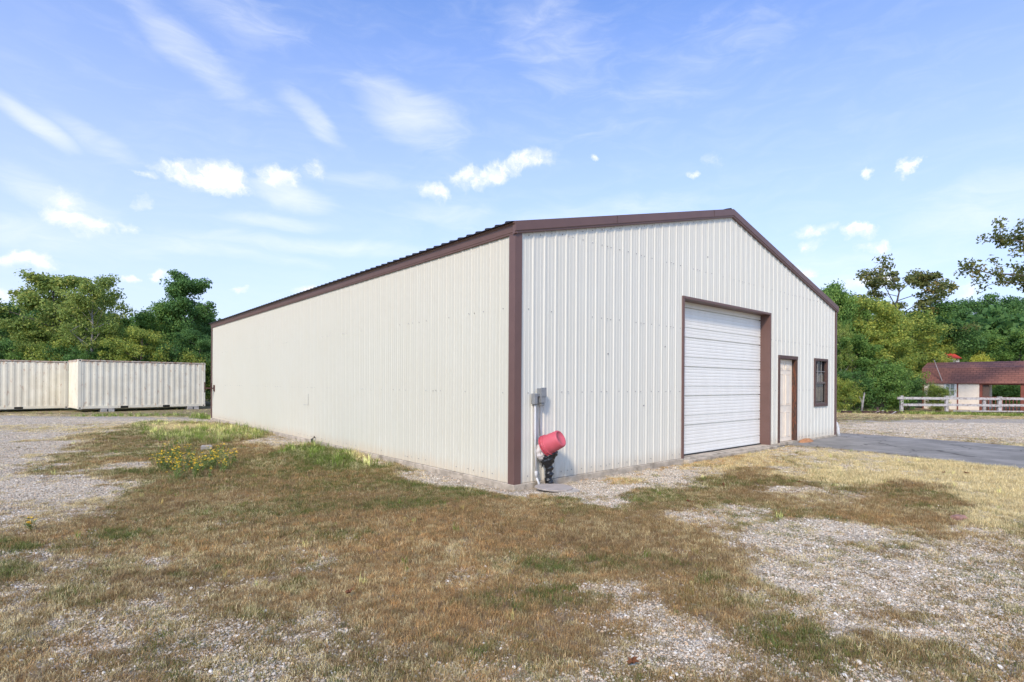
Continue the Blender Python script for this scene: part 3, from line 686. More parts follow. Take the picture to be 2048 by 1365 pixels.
# ------------------------------------------------------------------ instanced ground cover (stuff)
def scatter(name, label, pts, rot, scl, tint, pick, protos, cat):
    k = len(pts); me = bpy.data.meshes.new(name); me.vertices.add(k); me.vertices.foreach_set('co', pts.astype(np.float32).ravel())
    for nm, ty, arr, key in (('rot', 'FLOAT_VECTOR', rot, 'vector'), ('scl', 'FLOAT_VECTOR', scl, 'vector'), ('tint', 'FLOAT_COLOR', tint, 'color'), ('pick', 'INT', pick, 'value')):
        a = me.attributes.new(nm, ty, 'POINT'); a.data.foreach_set(key, arr.astype(np.int32 if ty == 'INT' else np.float32).ravel())
    ob = bpy.data.objects.new(name, me); COL.objects.link(ob); tag(ob, label, cat, None, 'stuff')
    pc = bpy.data.collections.new(name+'_sources')
    for i, pr in enumerate(protos): pc.objects.link(pr)
    ng = bpy.data.node_groups.new(name, 'GeometryNodeTree'); ng.is_modifier = True
    ng.interface.new_socket('Geometry', in_out='INPUT', socket_type='NodeSocketGeometry'); ng.interface.new_socket('Geometry', in_out='OUTPUT', socket_type='NodeSocketGeometry')
    t_ = NT(ng); gi = t_.node('NodeGroupInput'); go = t_.node('NodeGroupOutput')
    ci_ = t_.node('GeometryNodeCollectionInfo'); ci_.inputs['Collection'].default_value = pc; ci_.inputs['Separate Children'].default_value = True; ci_.inputs['Reset Children'].default_value = True
    def na(nm, ty):
        a = t_.node('GeometryNodeInputNamedAttribute', data_type=ty); a.inputs['Name'].default_value = nm; return a.outputs[0]
    iop = t_.node('GeometryNodeInstanceOnPoints')
    t_.l.new(gi.outputs[0], iop.inputs['Points']); t_.l.new(ci_.outputs[0], iop.inputs['Instance']); iop.inputs['Pick Instance'].default_value = True
    t_.l.new(na('pick', 'INT'), iop.inputs['Instance Index']); t_.l.new(na('rot', 'FLOAT_VECTOR'), iop.inputs['Rotation']); t_.l.new(na('scl', 'FLOAT_VECTOR'), iop.inputs['Scale'])
    t_.l.new(iop.outputs[0], go.inputs[0])
    md = ob.modifiers.new('scatter', 'NODES'); md.node_group = ng
    return ob
def proto(name, v, f, mat, smooth=False):
    me = bpy.data.meshes.new(name); me.from_pydata([tuple(x) for x in v], [], f); me.materials.append(mat)
    if smooth: me.polygons.foreach_set('use_smooth', [True]*len(f))
    return bpy.data.objects.new(name, me)
def leafshader(name, usetint=True, trans=.3, rough=.7):
    m, n, p, o = new_mat(name)
    rnd_ = n.node('ShaderNodeNewGeometry').outputs['Random Per Island']
    a = n.node('ShaderNodeAttribute', attribute_name='tint', attribute_type='INSTANCER').outputs['Color']
    col = n.mix(rnd_, n.mix(1.0, a, (.62, .60, .58), 'MULTIPLY'), n.mix(1.0, a, (1.35, 1.32, 1.25), 'MULTIPLY'))
    n.l.new(col, p.inputs['Base Color']); p.inputs['Roughness'].default_value = rough; p.inputs['Specular IOR Level'].default_value = .2
    tr = n.node('ShaderNodeBsdfTranslucent', {0: col}); mx = n.node('ShaderNodeMixShader', {0: trans, 1: p.outputs[0], 2: tr.outputs[0]}); n.l.new(mx.outputs[0], o.inputs[0])
    return m
M_grass = leafshader('grass_blades')
def tuft(seed, nb=16, rad=.035, hmin=.025, hmax=.07, wid=.0028, lean=.9):
    r_ = np.random.RandomState(seed); v = []; f = []
    for i in range(nb):
        a = r_.rand()*2*pi; rr_ = rad*math.sqrt(r_.rand()); x = rr_*cos(a); y = rr_*sin(a); h_ = r_.uniform(hmin, hmax); da = r_.rand()*2*pi; ln = h_*r_.uniform(.15, lean)
        dx, dy = cos(da)*ln, sin(da)*ln; wx, wy = -sin(da+r_.uniform(-.6, .6))*wid/2, cos(da)*wid/2; o_ = len(v)
        v += [(x-wx, y-wy, -.004), (x+wx, y+wy, -.004), (x+dx*.4+wx*.9, y+dy*.4+wy*.9, h_*.6), (x+dx*.4-wx*.9, y+dy*.4-wy*.9, h_*.6), (x+dx, y+dy, h_*r_.uniform(.75, 1))]
        f += [(o_, o_+1, o_+2, o_+3), (o_+3, o_+2, o_+4)]
    return v, f
gp_ = [proto('tuft_a%d' % i, *tuft(i, 24, .05, .02, .055, .0025), M_grass) for i in range(4)]
rs = np.random.RandomState(21)
def tints(g, s, o, k):
    br = np.array(lin(134, 109, 77)); gr = np.array(lin(106, 118, 58)); st = np.array(lin(232, 217, 168)); og = np.array(lin(208, 167, 112)); pb = np.array(lin(180, 155, 111))
    r_ = rs.rand(k, 1); c = br*(1-r_)+pb*r_
    def mixin(c, col, wgt, hard=.35):
        w_ = np.clip((wgt-rs.rand(k)*.9)/hard+.5, 0, 1)[:, None]; return c*(1-w_)+col*w_
    c = mixin(c, og, o); c = mixin(c, gr, g); c = mixin(c, st, s)
    c = c*(1+rs.uniform(-.22, .22, (k, 1)))
    return np.concatenate([c, np.ones((k, 1))], 1)
def samp(nn, y0, y1, xk=1.03, ypow=1.0):
    Y = y0+(y1-y0)*rs.rand(nn*3); X = (rs.rand(nn*3)*2-1)*(xk*y1)
    ok = np.abs(X) < xk*Y+.6; return X[ok][:nn], Y[ok][:nn]
P_, Rt, S_, T_, K_ = [], [], [], [], []
for (y0, y1, cnt, sc_) in ((2.3, 4.5, 26000, .85), (4.5, 7.5, 44000, 1.0), (7.5, 12, 52000, 1.35), (12, 20, 36000, 2.0), (20, 32, 22000, 2.6)):
    X, Y = samp(cnt, y0, y1); c, g, s, o_, tl = cover(X, Y)
    keep = (rs.rand(len(X)) < sstep(.02, .30, c)*.34+sstep(.30, .95, c)*.58+.012) & ~inbld(X, Y, .05) & ~inpoly(X+rs.normal(0, .10, len(X)), Y+rs.normal(0, .10, len(X)), pa) & ~((Y > 26.3) & (X < -14) & (rs.rand(len(X)) < .93))
    X, Y, c, g, s, o_, tl = [q_[keep] for q_ in (X, Y, c, g, s, o_, tl)]; k = len(X)
    P_.append(np.stack([X, Y, terr(X, Y)], -1)); Rt.append(np.stack([rs.uniform(-.15, .15, k), rs.uniform(-.15, .15, k), rs.rand(k)*6.28], -1))
    sx = sc_*rs.uniform(.7, 1.3, k); hz = rs.uniform(.4, 1.1, k)*(.55+.5*c)*min(sc_, 1.2)*(1+tl*1.9)
    S_.append(np.stack([sx, sx, hz], -1)); T_.append(tints(g, s, o_, k)); K_.append(rs.randint(0, 4, k))
cat_ = lambda l: np.concatenate(l)
scatter('grass', 'short dry brown and green grass covering much of the yard', cat_(P_), cat_(Rt), cat_(S_), cat_(T_), cat_(K_), gp_, 'grass')
# taller grass
tall = [proto('tall_%d' % i, *tuft(50+i, 16, .06, .10, .26, .0055, .55), M_grass) for i in range(3)]
X, Y = samp(80000, 3.0, 32); c, g, s, o_, tl = cover(X, Y)
lowf = (rs.rand(len(X)) < .03*(c > .45)) & (tl < .3)
keep = ((rs.rand(len(X)) < np.clip(tl-.25, 0, 1)*.9) | lowf) & ~inbld(X, Y, .06) & ~inpoly(X, Y, pa)
def bandpts(px0, py0, px1, py1, k, jx):    # points along a line on the ground
    a = np.array(G(px0, py0)); b = np.array(G(px1, py1)); t_ = rs.rand(k, 1); q_ = a+(b-a)*t_+rs.normal(0, jx, (k, 2)); return q_[:, 0], q_[:, 1]
X, Y, g, s, o_, lowf = [q_[keep] for q_ in (X, Y, g, s, o_, lowf)]
ex = [bandpts(1800, 828, 2048, 833, 500, .25), bandpts(1680, 826, 1810, 826, 200, .3), bandpts(150, 829, 420, 826, 160, .3), bandpts(398, 833, 425, 838, 60, .25)]
for a, b_ in ex:
    X = np.append(X, a); Y = np.append(Y, b_); k = len(a); g = np.append(g, np.full(k, .75)); s = np.append(s, np.full(k, .25)); o_ = np.append(o_, np.full(k, .1)); lowf = np.append(lowf, np.zeros(k, bool))
ok = ~inbld(X, Y, .08); X, Y, g, s, o_, lowf = [q_[ok] for q_ in (X, Y, g, s, o_, lowf)]
k = len(X); g = np.clip(g+.30, 0, 1); hz = rs.uniform(.5, 1.15, k)*np.where(lowf, .42, 1)
scatter('tall_grass', 'taller yellow green grass along the side wall and by the rail fence', np.stack([X, Y, terr(X, Y)], -1), np.stack([rs.uniform(-.2, .2, k), rs.uniform(-.2, .2, k), rs.rand(k)*6.28], -1),
        np.stack([hz*1.3, hz*1.3, hz], -1), tints(g, s*.5, o_*.5, k)*np.array([1.2, 1.4, 1.0, 1]), rs.randint(0, 3, k), tall, 'grass')
# gravel stones
m, n, p, o = new_mat('loose_stone'); ri = n.node('ShaderNodeNewGeometry').outputs['Random Per Island']
cc = n.ramp(ri, STONE); gp = n.node('ShaderNodeNewGeometry').outputs['Position']
cc = n.mix(n.rng(n.noise(gp, 90, 3), .35, .7, 0, .35), cc, lin(140, 122, 102)); n.l.new(cc, p.inputs['Base Color']); p.inputs['Roughness'].default_value = .9; p.inputs['Specular IOR Level'].default_value = .2
M_stone = m
def cluster(seed, k=85, rad=.19):
    r_ = np.random.RandomState(seed); bm = bmesh.new(); bmesh.ops.create_icosphere(bm, subdivisions=1, radius=1); bv = np.array([v.co[:] for v in bm.verts]); bf = [tuple(v.index for v in f.verts) for f in bm.faces]; bm.free()
    V = []; Fc = []
    for i in range(k):
        a = r_.rand()*6.28; d = rad*math.sqrt(r_.rand()); s_ = r_.choice([.004, .0055, .0075, .010], p=[.3, .35, .27, .08])*r_.uniform(.8, 1.25)
        v = bv*(1+r_.uniform(-.25, .25, (len(bv), 1)))*np.array([r_.uniform(.8, 1.3), r_.uniform(.7, 1.1), r_.uniform(.45, .75)])*s_
        E_ = np.array(Euler((r_.uniform(-.5, .5), r_.uniform(-.5, .5), r_.rand()*6.28)).to_matrix()); v = v@E_.T+np.array([d*cos(a), d*sin(a), s_*.25])
        o_ = len(V); V += v.tolist(); Fc += [tuple(j+o_ for j in f) for f in bf]
    return V, Fc
gs = [proto('stones_%d' % i, *cluster(100+i), M_stone) for i in range(5)]
P_, Rt, S_, K_ = [], [], [], []
for (y0, y1, cnt, sc_) in ((2.3, 4.5, 2600, 1.0), (4.5, 8, 5200, 1.0), (8, 14, 6500, 1.15), (14, 22, 6500, 1.4)):
    X, Y = samp(cnt, y0, y1); c = cover(X, Y)[0]
    keep = (rs.rand(len(X)) < 1.03-sstep(.35, .85, c)) & ~inbld(X, Y, .22) & ~inpoly(X, Y, pa); X, Y = X[keep], Y[keep]; k = len(X)
    P_.append(np.stack([X, Y, terr(X, Y)], -1)); Rt.append(np.stack([np.zeros(k), np.zeros(k), rs.rand(k)*6.28], -1)); s_ = sc_*rs.uniform(.8, 1.2, k); S_.append(np.stack([s_]*3, -1)); K_.append(rs.randint(0, 5, k))
k = sum(len(a) for a in K_)
scatter('gravel', 'loose pale grey and tan gravel stones lying over the yard', cat_(P_), cat_(Rt), cat_(S_), np.ones((k, 4)), cat_(K_), gs, 'gravel')

# ------------------------------------------------------------------ wild flowers, rocks and fallen leaves
M_flower = simple('yellow_petals', lin(228, 168, 20), .6, var=.2, scale=30, c2=lin(232, 196, 30)); M_stem = simple('flower_stem', lin(118, 138, 62), .7, var=.2, scale=30)
def flower_plant(x, y, h, nst, seed, label, group=None):
    r_ = random.Random(seed); t = thing('yellow_wildflower', label, 'flower', (x, y, float(terr(np.array([x]), np.array([y]))[0])), 0, group)
    ms = MB(); mf = MB()
    for i in range(nst):
        a = r_.uniform(0, 6.28); l_ = r_.uniform(.1, .55)*h; hh_ = h*r_.uniform(.65, 1.05); tip = Vector((cos(a)*l_, sin(a)*l_, hh_))
        ms.tube([(0, 0, -.01), tip*.5+Vector((0, 0, hh_*.08)), tip], [.004, .003, .002], 4)
        for q_ in range(6):
            c = tip*r_.uniform(.25, .9); b_ = r_.uniform(0, 6.28); e_ = Vector((cos(b_), sin(b_), .5))*.055; sd = Vector((-sin(b_), cos(b_), 0))*.008; ms.add([c, c+e_*.5+sd, c+e_, c+e_*.5-sd], [(0, 1, 2, 3)])
        for q_ in range(r_.randint(1, 2)):
            c = tip+Vector((r_.uniform(-.03, .03), r_.uniform(-.03, .03), r_.uniform(-.02, .02))) if q_ else tip; rad = r_.uniform(.014, .021)
            up = Vector((r_.uniform(-.5, .5), r_.uniform(-.8, .3), 1)).normalized(); A = up.orthogonal().normalized(); B = up.cross(A)
            mf.add([c+up*.006]+[c+(A*cos(k*pi/4)+B*sin(k*pi/4))*rad*(1 if k % 2 else .55) for k in range(8)], [(0, k+1, (k+1) % 8+1) for k in range(8)])
    ms.build('stem', M_stem, t, recalc=False); mf.build('blossom', M_flower, t, recalc=False); return t
flower_plant(*G(62, 1062), .14, 5, 77, 'lone yellow wildflower at the edge of the gravel drive on the left')
protos_ = [flower_plant(*G(380, 930), .26, 4, i+1, 'yellow wildflower plant in the patch of blooms on the far lawn', 'yellow wildflowers in the lawn patch') for i in range(4)]
rf = random.Random(12); spots = []
for (cx_, cy_, rx_, ry_, k) in ((368, 928, 62, 20, 34), (425, 926, 46, 18, 16), (330, 926, 30, 10, 8), (442, 912, 14, 8, 7), (385, 955, 38, 5, 6), (350, 904, 36, 4, 6)):
    for i in range(k):
        a = rf.uniform(0, 6.28); d = math.sqrt(rf.random()); spots.append((cx_+cos(a)*d*rx_, cy_+sin(a)*d*ry_))
for i, (px, py) in enumerate(spots):
    o_ = protos_[i] if i < 4 else copy_tree(protos_[i % 4]); x, y = G(px, py+6); o_.location = (x, y, float(terr(np.array([x]), np.array([y]))[0])); o_.rotation_euler.z = rf.uniform(0, 6.28); s_ = rf.uniform(.7, 1.15); o_.scale = (s_, s_, s_)
def rock(name, label, cat, px, py, sx, sy, sz, mat, seed, rz=0, group=None):
    bm = bmesh.new(); bmesh.ops.create_icosphere(bm, subdivisions=3, radius=1); r_ = np.random.RandomState(seed)
    for v in bm.verts:
        c = np.array(v.co); d = 1/max(abs(c))**.55; k_ = 1+.10*sin(c[0]*5+seed)+.08*sin(c[1]*7+c[2]*4); v.co = (c[0]*d*k_*sx/2, c[1]*d*k_*sy/2, c[2]*d*k_*sz/2)
    me = bpy.data.meshes.new(name); bm.to_mesh(me); bm.free(); me.materials.append(mat); ob = bpy.data.objects.new(name, me); COL.objects.link(ob); x, y = G(px, py); ob.location = (x, y, sz*.3+float(terr(np.array([x]), np.array([y]))[0])); ob.rotation_euler = (0, 0, rz)
    return tag(ob, label, cat, group)
t = thing('concrete_stub', 'square pale concrete post stub rising from the lawn behind the yellow flowers', 'concrete stub', (*G(413, 903), 0), .5)
MB().box((-.11, -.08, -.05), (.11, .08, .12)).build('stub', simple('pale_concrete', (.42, .38, .32), .9, var=.15, bump=.5), t, bevel=.02)
MB().box((-.09, -.06, .1205), (.09, .06, .13)).build('stub_cap', simple('stub_cap_concrete', (.46, .42, .36), .9), t, bevel=.01)
rock('rock', 'small pinkish tan rock on the gravel at the right, larger than its neighbours', 'rock', 1918, 1043, .16, .11, .08, simple('tan_rock', lin(170, 130, 112), .9, var=.2, scale=20), 5, .4)
M_dl = simple('dead_leaf', lin(138, 88, 52), .8, var=.25, scale=40)
def leafmb(seed):
    r_ = random.Random(seed); mb = MB(); pr = []
    for k in range(14):
        a = 2*pi*k/14; rad = .032*(1 if k % 2 else .55)*r_.uniform(.8, 1.2); pr.append((rad*cos(a)*1.3, rad*sin(a)*.8, .012+.02*abs(sin(a*1.5+seed))*r_.uniform(.5, 1.2)))
    mb.add([(0, 0, .004)]+pr, [(0, k+1, (k+1) % 14+1) for k in range(14)]); mb.tube([(0, 0, .005), (-.05, .01, .012), (-.085, .015, .02)], .0015, 4); return mb
LS = [(1264, 1330, 'orange brown fallen leaf at the bottom of the picture, nearest one'), (700, 1192, 'small dark brown fallen leaf in the middle foreground turf'), (1446, 975, 'curled brown fallen leaf on turf left of the straw field'),
      (1660, 952, 'upright brown fallen leaf in the pale straw grass'), (1377, 1010, 'pale orange fallen leaf in the gravel before the big door'), (1888, 950, 'brown fallen leaf far right in the straw grass near the asphalt'), (1932, 952, 'rightmost small brown fallen leaf in the straw grass near the asphalt'), (1597, 972, 'reddish fallen leaf lying between two brown turf islands')]
for i, (px, py, lb) in enumerate(LS):
    x, y = G(px, py); ob = leafmb(i).build('fallen_leaf', M_dl, recalc=False); ob.location = (x, y, .03+float(terr(np.array([x]), np.array([y]))[0])); ob.rotation_euler = (rf.uniform(-.3, .3), rf.uniform(-.3, .3), rf.uniform(0, 6)); tag(ob, lb, 'leaf', 'fallen leaves on the ground')

t = thing('dirt_mound', 'small mound of orange dirt against the wall right of the entry door', 'dirt', tuple(toW(9.95, -.12, .02)), YAW)
mb = MB(); r_ = random.Random(3); vs_ = [(0, .02, .10)]; nn_ = 20
for rr_, hh_ in ((.4, .085), (.75, .045), (1.0, -.03)):
    for k in range(nn_): a = 2*pi*k/nn_; q_ = rr_*r_.uniform(.88, 1.12); vs_.append((cos(a)*.42*q_, sin(a)*.13*q_, hh_*r_.uniform(.8, 1.15)))
mb.add(vs_, [(0, 1+k, 1+(k+1) % nn_) for k in range(nn_)]+[(1+nn_*i+k, 1+nn_*(i+1)+k, 1+nn_*(i+1)+(k+1) % nn_, 1+nn_*i+(k+1) % nn_) for i in range(2) for k in range(nn_)])
mb.build('mound', simple('orange_dirt', lin(196, 140, 96), .95, var=.2, scale=25, bump=.6), t, smooth=True)

# ------------------------------------------------------------------ shipping containers
def contmat():
    m, n, p, o = new_mat('container_paint'); tc = n.node('ShaderNodeTexCoord').outputs['Object']; sp = n.node('ShaderNodeSeparateXYZ', {0: tc})
    st = n.node('ShaderNodeMapping', {'Vector': tc, 'Scale': (2.5, 2.5, .8)}).outputs[0]
    col = n.mix(n.rng(n.noise(tc, 1.4, 4), .3, .7), (.74, .675, .51), (.83, .77, .60))
    edge = n.rng(sp.outputs[2], 2.2, 2.62, 0, .13)
    r_ = n.math('ADD', n.noise(st, 2.6, 7, .72), edge)
    col = n.mix(n.rng(r_, .565, .68, 0, .7), col, (.50, .30, .17)); r2 = n.math('ADD', n.noise(tc, 7, 5, .75), n.math('MULTIPLY', edge, .8))
    col = n.mix(n.rng(r2, .655, .70, 0, .85), col, (.30, .13, .06))
    n.l.new(col, p.inputs['Base Color']); p.inputs['Roughness'].default_value = .6; return m
M_cont = contmat(); M_dark = simple('under_dark', (.02, .02, .02), .9)
M_rust = simple('rusty_rail', (.50, .36, .25), .7, var=.3, scale=5, c2=(.60, .54, .45), dirt=((.28, .11, .05), 6, .5, .9))
def container(label, x, y, z, rz):
    t = thing('shipping_container', label, 'shipping container', (x, y, z), rz, 'cream shipping containers'); Lc, Wc, Hc = 6.06, 2.44, 2.59
    def corr(a0, a1, fn, z0, z1):
        mb = MB(); vs = []; fs = []; pr = []; a = a0
        while a < a1-.27:
            for d, h in ((0, 0), (.072, 0), (.140, .019), (.210, .019)): pr.append((a+d, h))
            a += .278
        pr += [(a, 0), (a1, 0)]
        for i, (q_, h) in enumerate(pr):
            vs += [(*fn(q_, h), z0), (*fn(q_, h), z1)]
            if i: fs.append((2*i-2, 2*i, 2*i+1, 2*i-1))
        mb.add(vs, fs); return mb
    corr(.15, Lc-.15, lambda a, h: (a, .012+h), .15, Hc-.10).build('side_panel', M_cont, t)
    corr(.15, Lc-.15, lambda a, h: (a, Wc-.012-h), .15, Hc-.10).build('side_panel', M_cont, t)
    corr(.14, Wc-.14, lambda a, h: (.012+h, a), .15, Hc-.10).build('end_panel', M_cont, t)
    corr(.14, Wc-.14, lambda a, h: (Lc-.012-h, a), .15, Hc-.10).build('end_panel', M_cont, t)
    MB().box((.02, .02, Hc-.06), (Lc-.02, Wc-.02, Hc-.03)).build('roof_panel', M_cont, t)
    for px in (0, Lc-.15):
        for py in (0, Wc-.15): MB().box((px, py, .118), (px+.15, py+.15, Hc-.118)).build('corner_post', M_cont, t, bevel=.01)
    mb = MB()
    for py in (.0, Wc-.06): mb.box((.16, py, Hc-.075), (Lc-.16, py+.06, Hc-.012))
    for px in (.0, Lc-.06): mb.box((px, .16, Hc-.10), (px+.06, Wc-.16, Hc-.012))
    mb.build('top_rail', M_rust, t)
    mb = MB()
    for py in (.004, Wc-.06):
        for a, b_ in ((.16, 1.85), (2.21, 3.85), (4.21, Lc-.16)): mb.box((a, py, .02), (b_, py+.05, .155))
        for a, b_ in ((1.85, 2.21), (3.85, 4.21)): mb.box((a, py, .125), (b_, py+.05, .155))
    for px in (.0, Lc-.06): mb.box((px, .16, .02), (px+.06, Wc-.16, .155))
    mb.build('bottom_rail', M_cont, t)
    mb = MB()
    for a in (1.86, 3.86):
        mb.box((a, .03, .03), (a+.34, Wc-.03, .12))
    mb.box((.1, .1, .10), (Lc-.1, Wc-.1, .14)); mb.build('fork_pocket', M_dark, t)
    for px in (0, Lc-.178):
        for py in (0, Wc-.162):
            for pz in (0, Hc-.118):
                c = MB().box((px-.004, py-.004, pz), (px+.182, py+.166, pz+.118)); ys_ = py-.007 if py == 0 else py+.167; c.mi = 1
                c.box((px+.055, ys_, pz+.03), (px+.125, ys_+.002, pz+.085)); c.build('corner_casting', [M_cont, M_dark], t)
    return t
TZ = -.15
c1 = container('cream corrugated container standing nearest the building, lightly rust spotted, end panel showing', -22.50, 28.15, .02, R(48))
c2 = container('cream corrugated container farther left, cut by the edge of the picture', -24.50-6.06*cos(R(48)), 30.0-6.06*sin(R(48)), -.02, R(48))
M_blk2 = simple('pale_block', (.52, .49, .43), .9, var=.2, bump=.4)
def cblock(px, lab, w_=.6):
    X, _ = ray(px, 822); a = R(48); # on the front line of the container
    x0, y0 = -22.5, 28.15; t_ = (X*y0-x0)/(cos(a)-X*sin(a)); x, y = x0+cos(a)*t_, y0+sin(a)*t_
    th_ = thing('concrete_block', lab, 'block', (x, y, TZ-.01), a); MB().box((-w_/2, -.04, 0), (w_/2, .45, .185)).build('block', M_blk2, th_, bevel=.01); return th_
b1 = cblock(215, 'wide pale concrete block propping the nearer container near its left end'); b2 = cblock(386, 'pale concrete block propping the nearer container near its right end')
MB().box((-.03, -.043, .02), (.03, -.041, .15)).build('lifting_slot', M_dark, b1); MB().box((-.03, -.043, .02), (.03, -.041, .15)).build('lifting_slot', M_dark, b2)

# ------------------------------------------------------------------ shed with gambrel roof, rail fence, ties
a0 = math.atan2(-.756, .654); sh = thing('barn_shed', 'low cream shed with brown shingled gambrel roof and open porch behind the white fence', 'shed', (27.15, 36.0, 0), a0)
M_cream = simple('cream_siding', lin(242, 229, 210), .7, var=.05, scale=4, bump=.2); M_rbrown = simple('red_brown_trim', lin(140, 78, 62), .7, var=.15, scale=6)
def shingle():
    m, n, p, o = new_mat('brown_shingles'); tc = n.node('ShaderNodeTexCoord').outputs['Object']; bt = n.node('ShaderNodeTexBrick', {'Vector': n.node('ShaderNodeMapping', {'Vector': tc, 'Rotation': (R(90), 0, 0)}).outputs[0], 'Color1': (*lin(154, 104, 88), 1), 'Color2': (*lin(134, 90, 78), 1), 'Mortar': (*lin(86, 54, 50), 1), 'Scale': 1.0, 'Mortar Size': .012, 'Brick Width': .3, 'Row Height': .13})
    col = n.mix(n.rng(n.noise(tc, 2, 4), .3, .7, 0, .4), bt.outputs[0], lin(130, 86, 74)); n.l.new(col, p.inputs['Base Color']); p.inputs['Roughness'].default_value = .9; return m
M_shg = shingle(); LS_, WS_ = 11.0, 3.6; EH = 1.72; FL = -.05
def tpx(px):
    X, _ = ray(px, 790); return (X*36.0-27.15)/(.654+X*.756)
t_w0, t_w1, t_end, t_post = tpx(1888), tpx(1912.6), tpx(1963), tpx(2041)
mb = MB(); mb.box((0, 0, FL), (t_end, WS_, EH-.02)); # cabin body with batten grooves
for x in np.arange(.2, t_end, .2):
    if not (t_w0-.1 < x < t_w1+.1): mb.box((x-.006, -.008, FL), (x+.006, -.0005, EH-.02))
mb.build('wall', M_cream, sh)
mb = MB(); tr = t_w1+.03
for a, b_ in ((0-.02, .07), (tr, tr+.07), (t_end-.10, t_end+.03)): MB().box((a, -.022, FL-.05), (b_, -.009, EH-.02)).build('wall_trim', M_rbrown, sh)
MB().box((t_end+.001, -.008, FL), (t_end+.03, .12, EH-.02)).build('wall_trim', M_rbrown, sh)
prof = [(-.12, EH-.06), (.38, 2.66), (1.8, 3.08), (3.22, 2.66), (3.72, EH-.06), (3.66, EH-.08), (3.16, 2.60), (1.8, 3.0), (.44, 2.60), (-.06, EH-.08)]
mb = MB(); k = len(prof); mb.add([(-.12, a, b) for a, b in prof]+[(LS_, a, b) for a, b in prof], [(i, (i+1) % k, k+(i+1) % k, k+i) for i in range(k)]+[(0, 1, 8, 9), (1, 2, 7, 8), (2, 3, 6, 7), (3, 4, 5, 6)]+[(k+0, k+9, k+8, k+1), (k+1, k+8, k+7, k+2), (k+2, k+7, k+6, k+3), (k+3, k+6, k+5, k+4)])
rf_ = mb.build('roof', M_shg, sh)
mb = MB(); gpz = [(.0, EH-.03), (.44, 2.58), (1.8, 2.97), (3.16, 2.58), (3.6, EH-.03)]
for x in (0.01, t_end-.01): mb.add([(x, a, b) for a, b in gpz], [(0, 1, 2, 3, 4)])
mb.build('gable_wall', M_cream, sh)
for px in (1895, 2008):
    tv = tpx(px); MB().box((tv-.3, .30, 2.42), (tv+.3, .345, 2.50)).build('roof_vent', M_dark, rf_)
ws = thing('window', None, None); ws.parent = sh
mb = MB(); z0w, z1w = .80, 1.68
for a, b_ in (((t_w0, -.035, z0w), (t_w0+.10, -.003, z1w)), ((t_w1-.10, -.035, z0w), (t_w1, -.003, z1w)), ((t_w0+.1, -.035, z0w), (t_w1-.1, -.003, z0w+.09)), ((t_w0+.1, -.035, z1w-.07), (t_w1-.1, -.003, z1w)), (((t_w0+t_w1)/2-.02, -.03, z0w+.09), ((t_w0+t_w1)/2+.02, -.004, z1w-.07)), ((t_w0+.1, -.029, (z0w+z1w)/2-.02), (t_w1-.1, -.005, (z0w+z1w)/2+.02))): mb.box(a, b_)
mb.build('window_frame', simple('white_frame', (.75, .75, .73), .5), ws); MB().box((t_w0+.1, -.012, z0w+.09), (t_w1-.1, -.003, z1w-.07)).build('pane', simple('shed_pane', (.12, .15, .15), .15, c2=(.35, .38, .36), scale=3), ws)
mb = MB(); mb.box((t_end+.03, 0, FL-.1), (LS_-.1, WS_, FL)); mb.build('porch_floor', M_rbrown, sh)
for x in (t_post, LS_-.25):
    MB().box((x, 0, FL), (x+.16, .14, EH-.02)).build('porch_post', M_rbrown, sh); MB().box((x, WS_-.14, FL), (x+.12, WS_, EH-.02)).build('porch_post', M_rbrown, sh)
mb = MB(); mb.box((t_end+.03, .03, .78), (t_post, .10, .84)); x = t_end+.15
while x < t_post: mb.box((x, .05, FL), (x+.04, .09, .78)); x += .16
mb.build('porch_railing', M_rbrown, sh)
MB().box((t_end+.03, .02, EH-.14), (LS_-.1, .12, EH-.03)).build('porch_beam', M_rbrown, sh)
MB().box((t_end+.035, .13, FL), (t_end+.33, .16, EH-.03)).build('porch_screen', simple('grey_boards', lin(110, 92, 82), .8, var=.2, stretch=(9, 9, 1)), sh)
# leaning pole over the shed
a = P(1868, 720, 35.2); b = P(1887, 770, 35.2)
tag(MB().tube([b+Vector((.3, 0, -1.6)), b, a], [.035, .03, .018], 8).build('leaning_pole', simple('grey_pole', lin(178, 165, 160), .6), smooth=True), 'thin pale bare pole leaning in front of the brown shed roof', 'pole')
# rail fence
M_white = simple('weathered_white_paint', lin(196, 190, 186), .75, var=.15, scale=9, dirt=(lin(128, 118, 110), 7, .5, .8))
fn = thing('rail_fence', 'weathered white wooden rail fence with two long rails before the shed', 'fence'); YF = 30.0; rr = random.Random(6)
posts = [1803, 1893, 1999, 2100, 2200]
for px in posts:
    X = ray(px, 800)[0]*YF; w_ = .19 if px in (1999, 2100) else .15
    MB().box((X-w_/2, YF-.06, -.25), (X+w_/2, YF+.06, .93+rr.uniform(-.02, .03))).build('post', M_white, fn, bevel=.008)
X = ray(1968, 800)[0]*YF; MB().box((X-.07, YF-.05, -.2), (X+.07, YF+.05, .72)).build('post', M_white, fn)
for (h_, hh_) in ((.81, .13), (.45, .13)):
    for i in range(len(posts)-1):
        x0 = ray(posts[i]-(11 if i == 0 and h_ > .6 else 0), 800)[0]*YF; x1 = ray(posts[i+1], 800)[0]*YF
        MB().bar((x0, YF-.085, h_+rr.uniform(-.02, .02)), (x1-.01, YF-.085, h_+rr.uniform(-.02, .02)), .035, hh_).build('rail', M_white, fn)
x0 = ray(1904, 820)[0]*YF; x1 = ray(2200, 820)[0]*YF
MB().bar((x0, YF-.085, .1), (x1, YF-.085, .1), .035, .11).build('rail', M_white, fn)
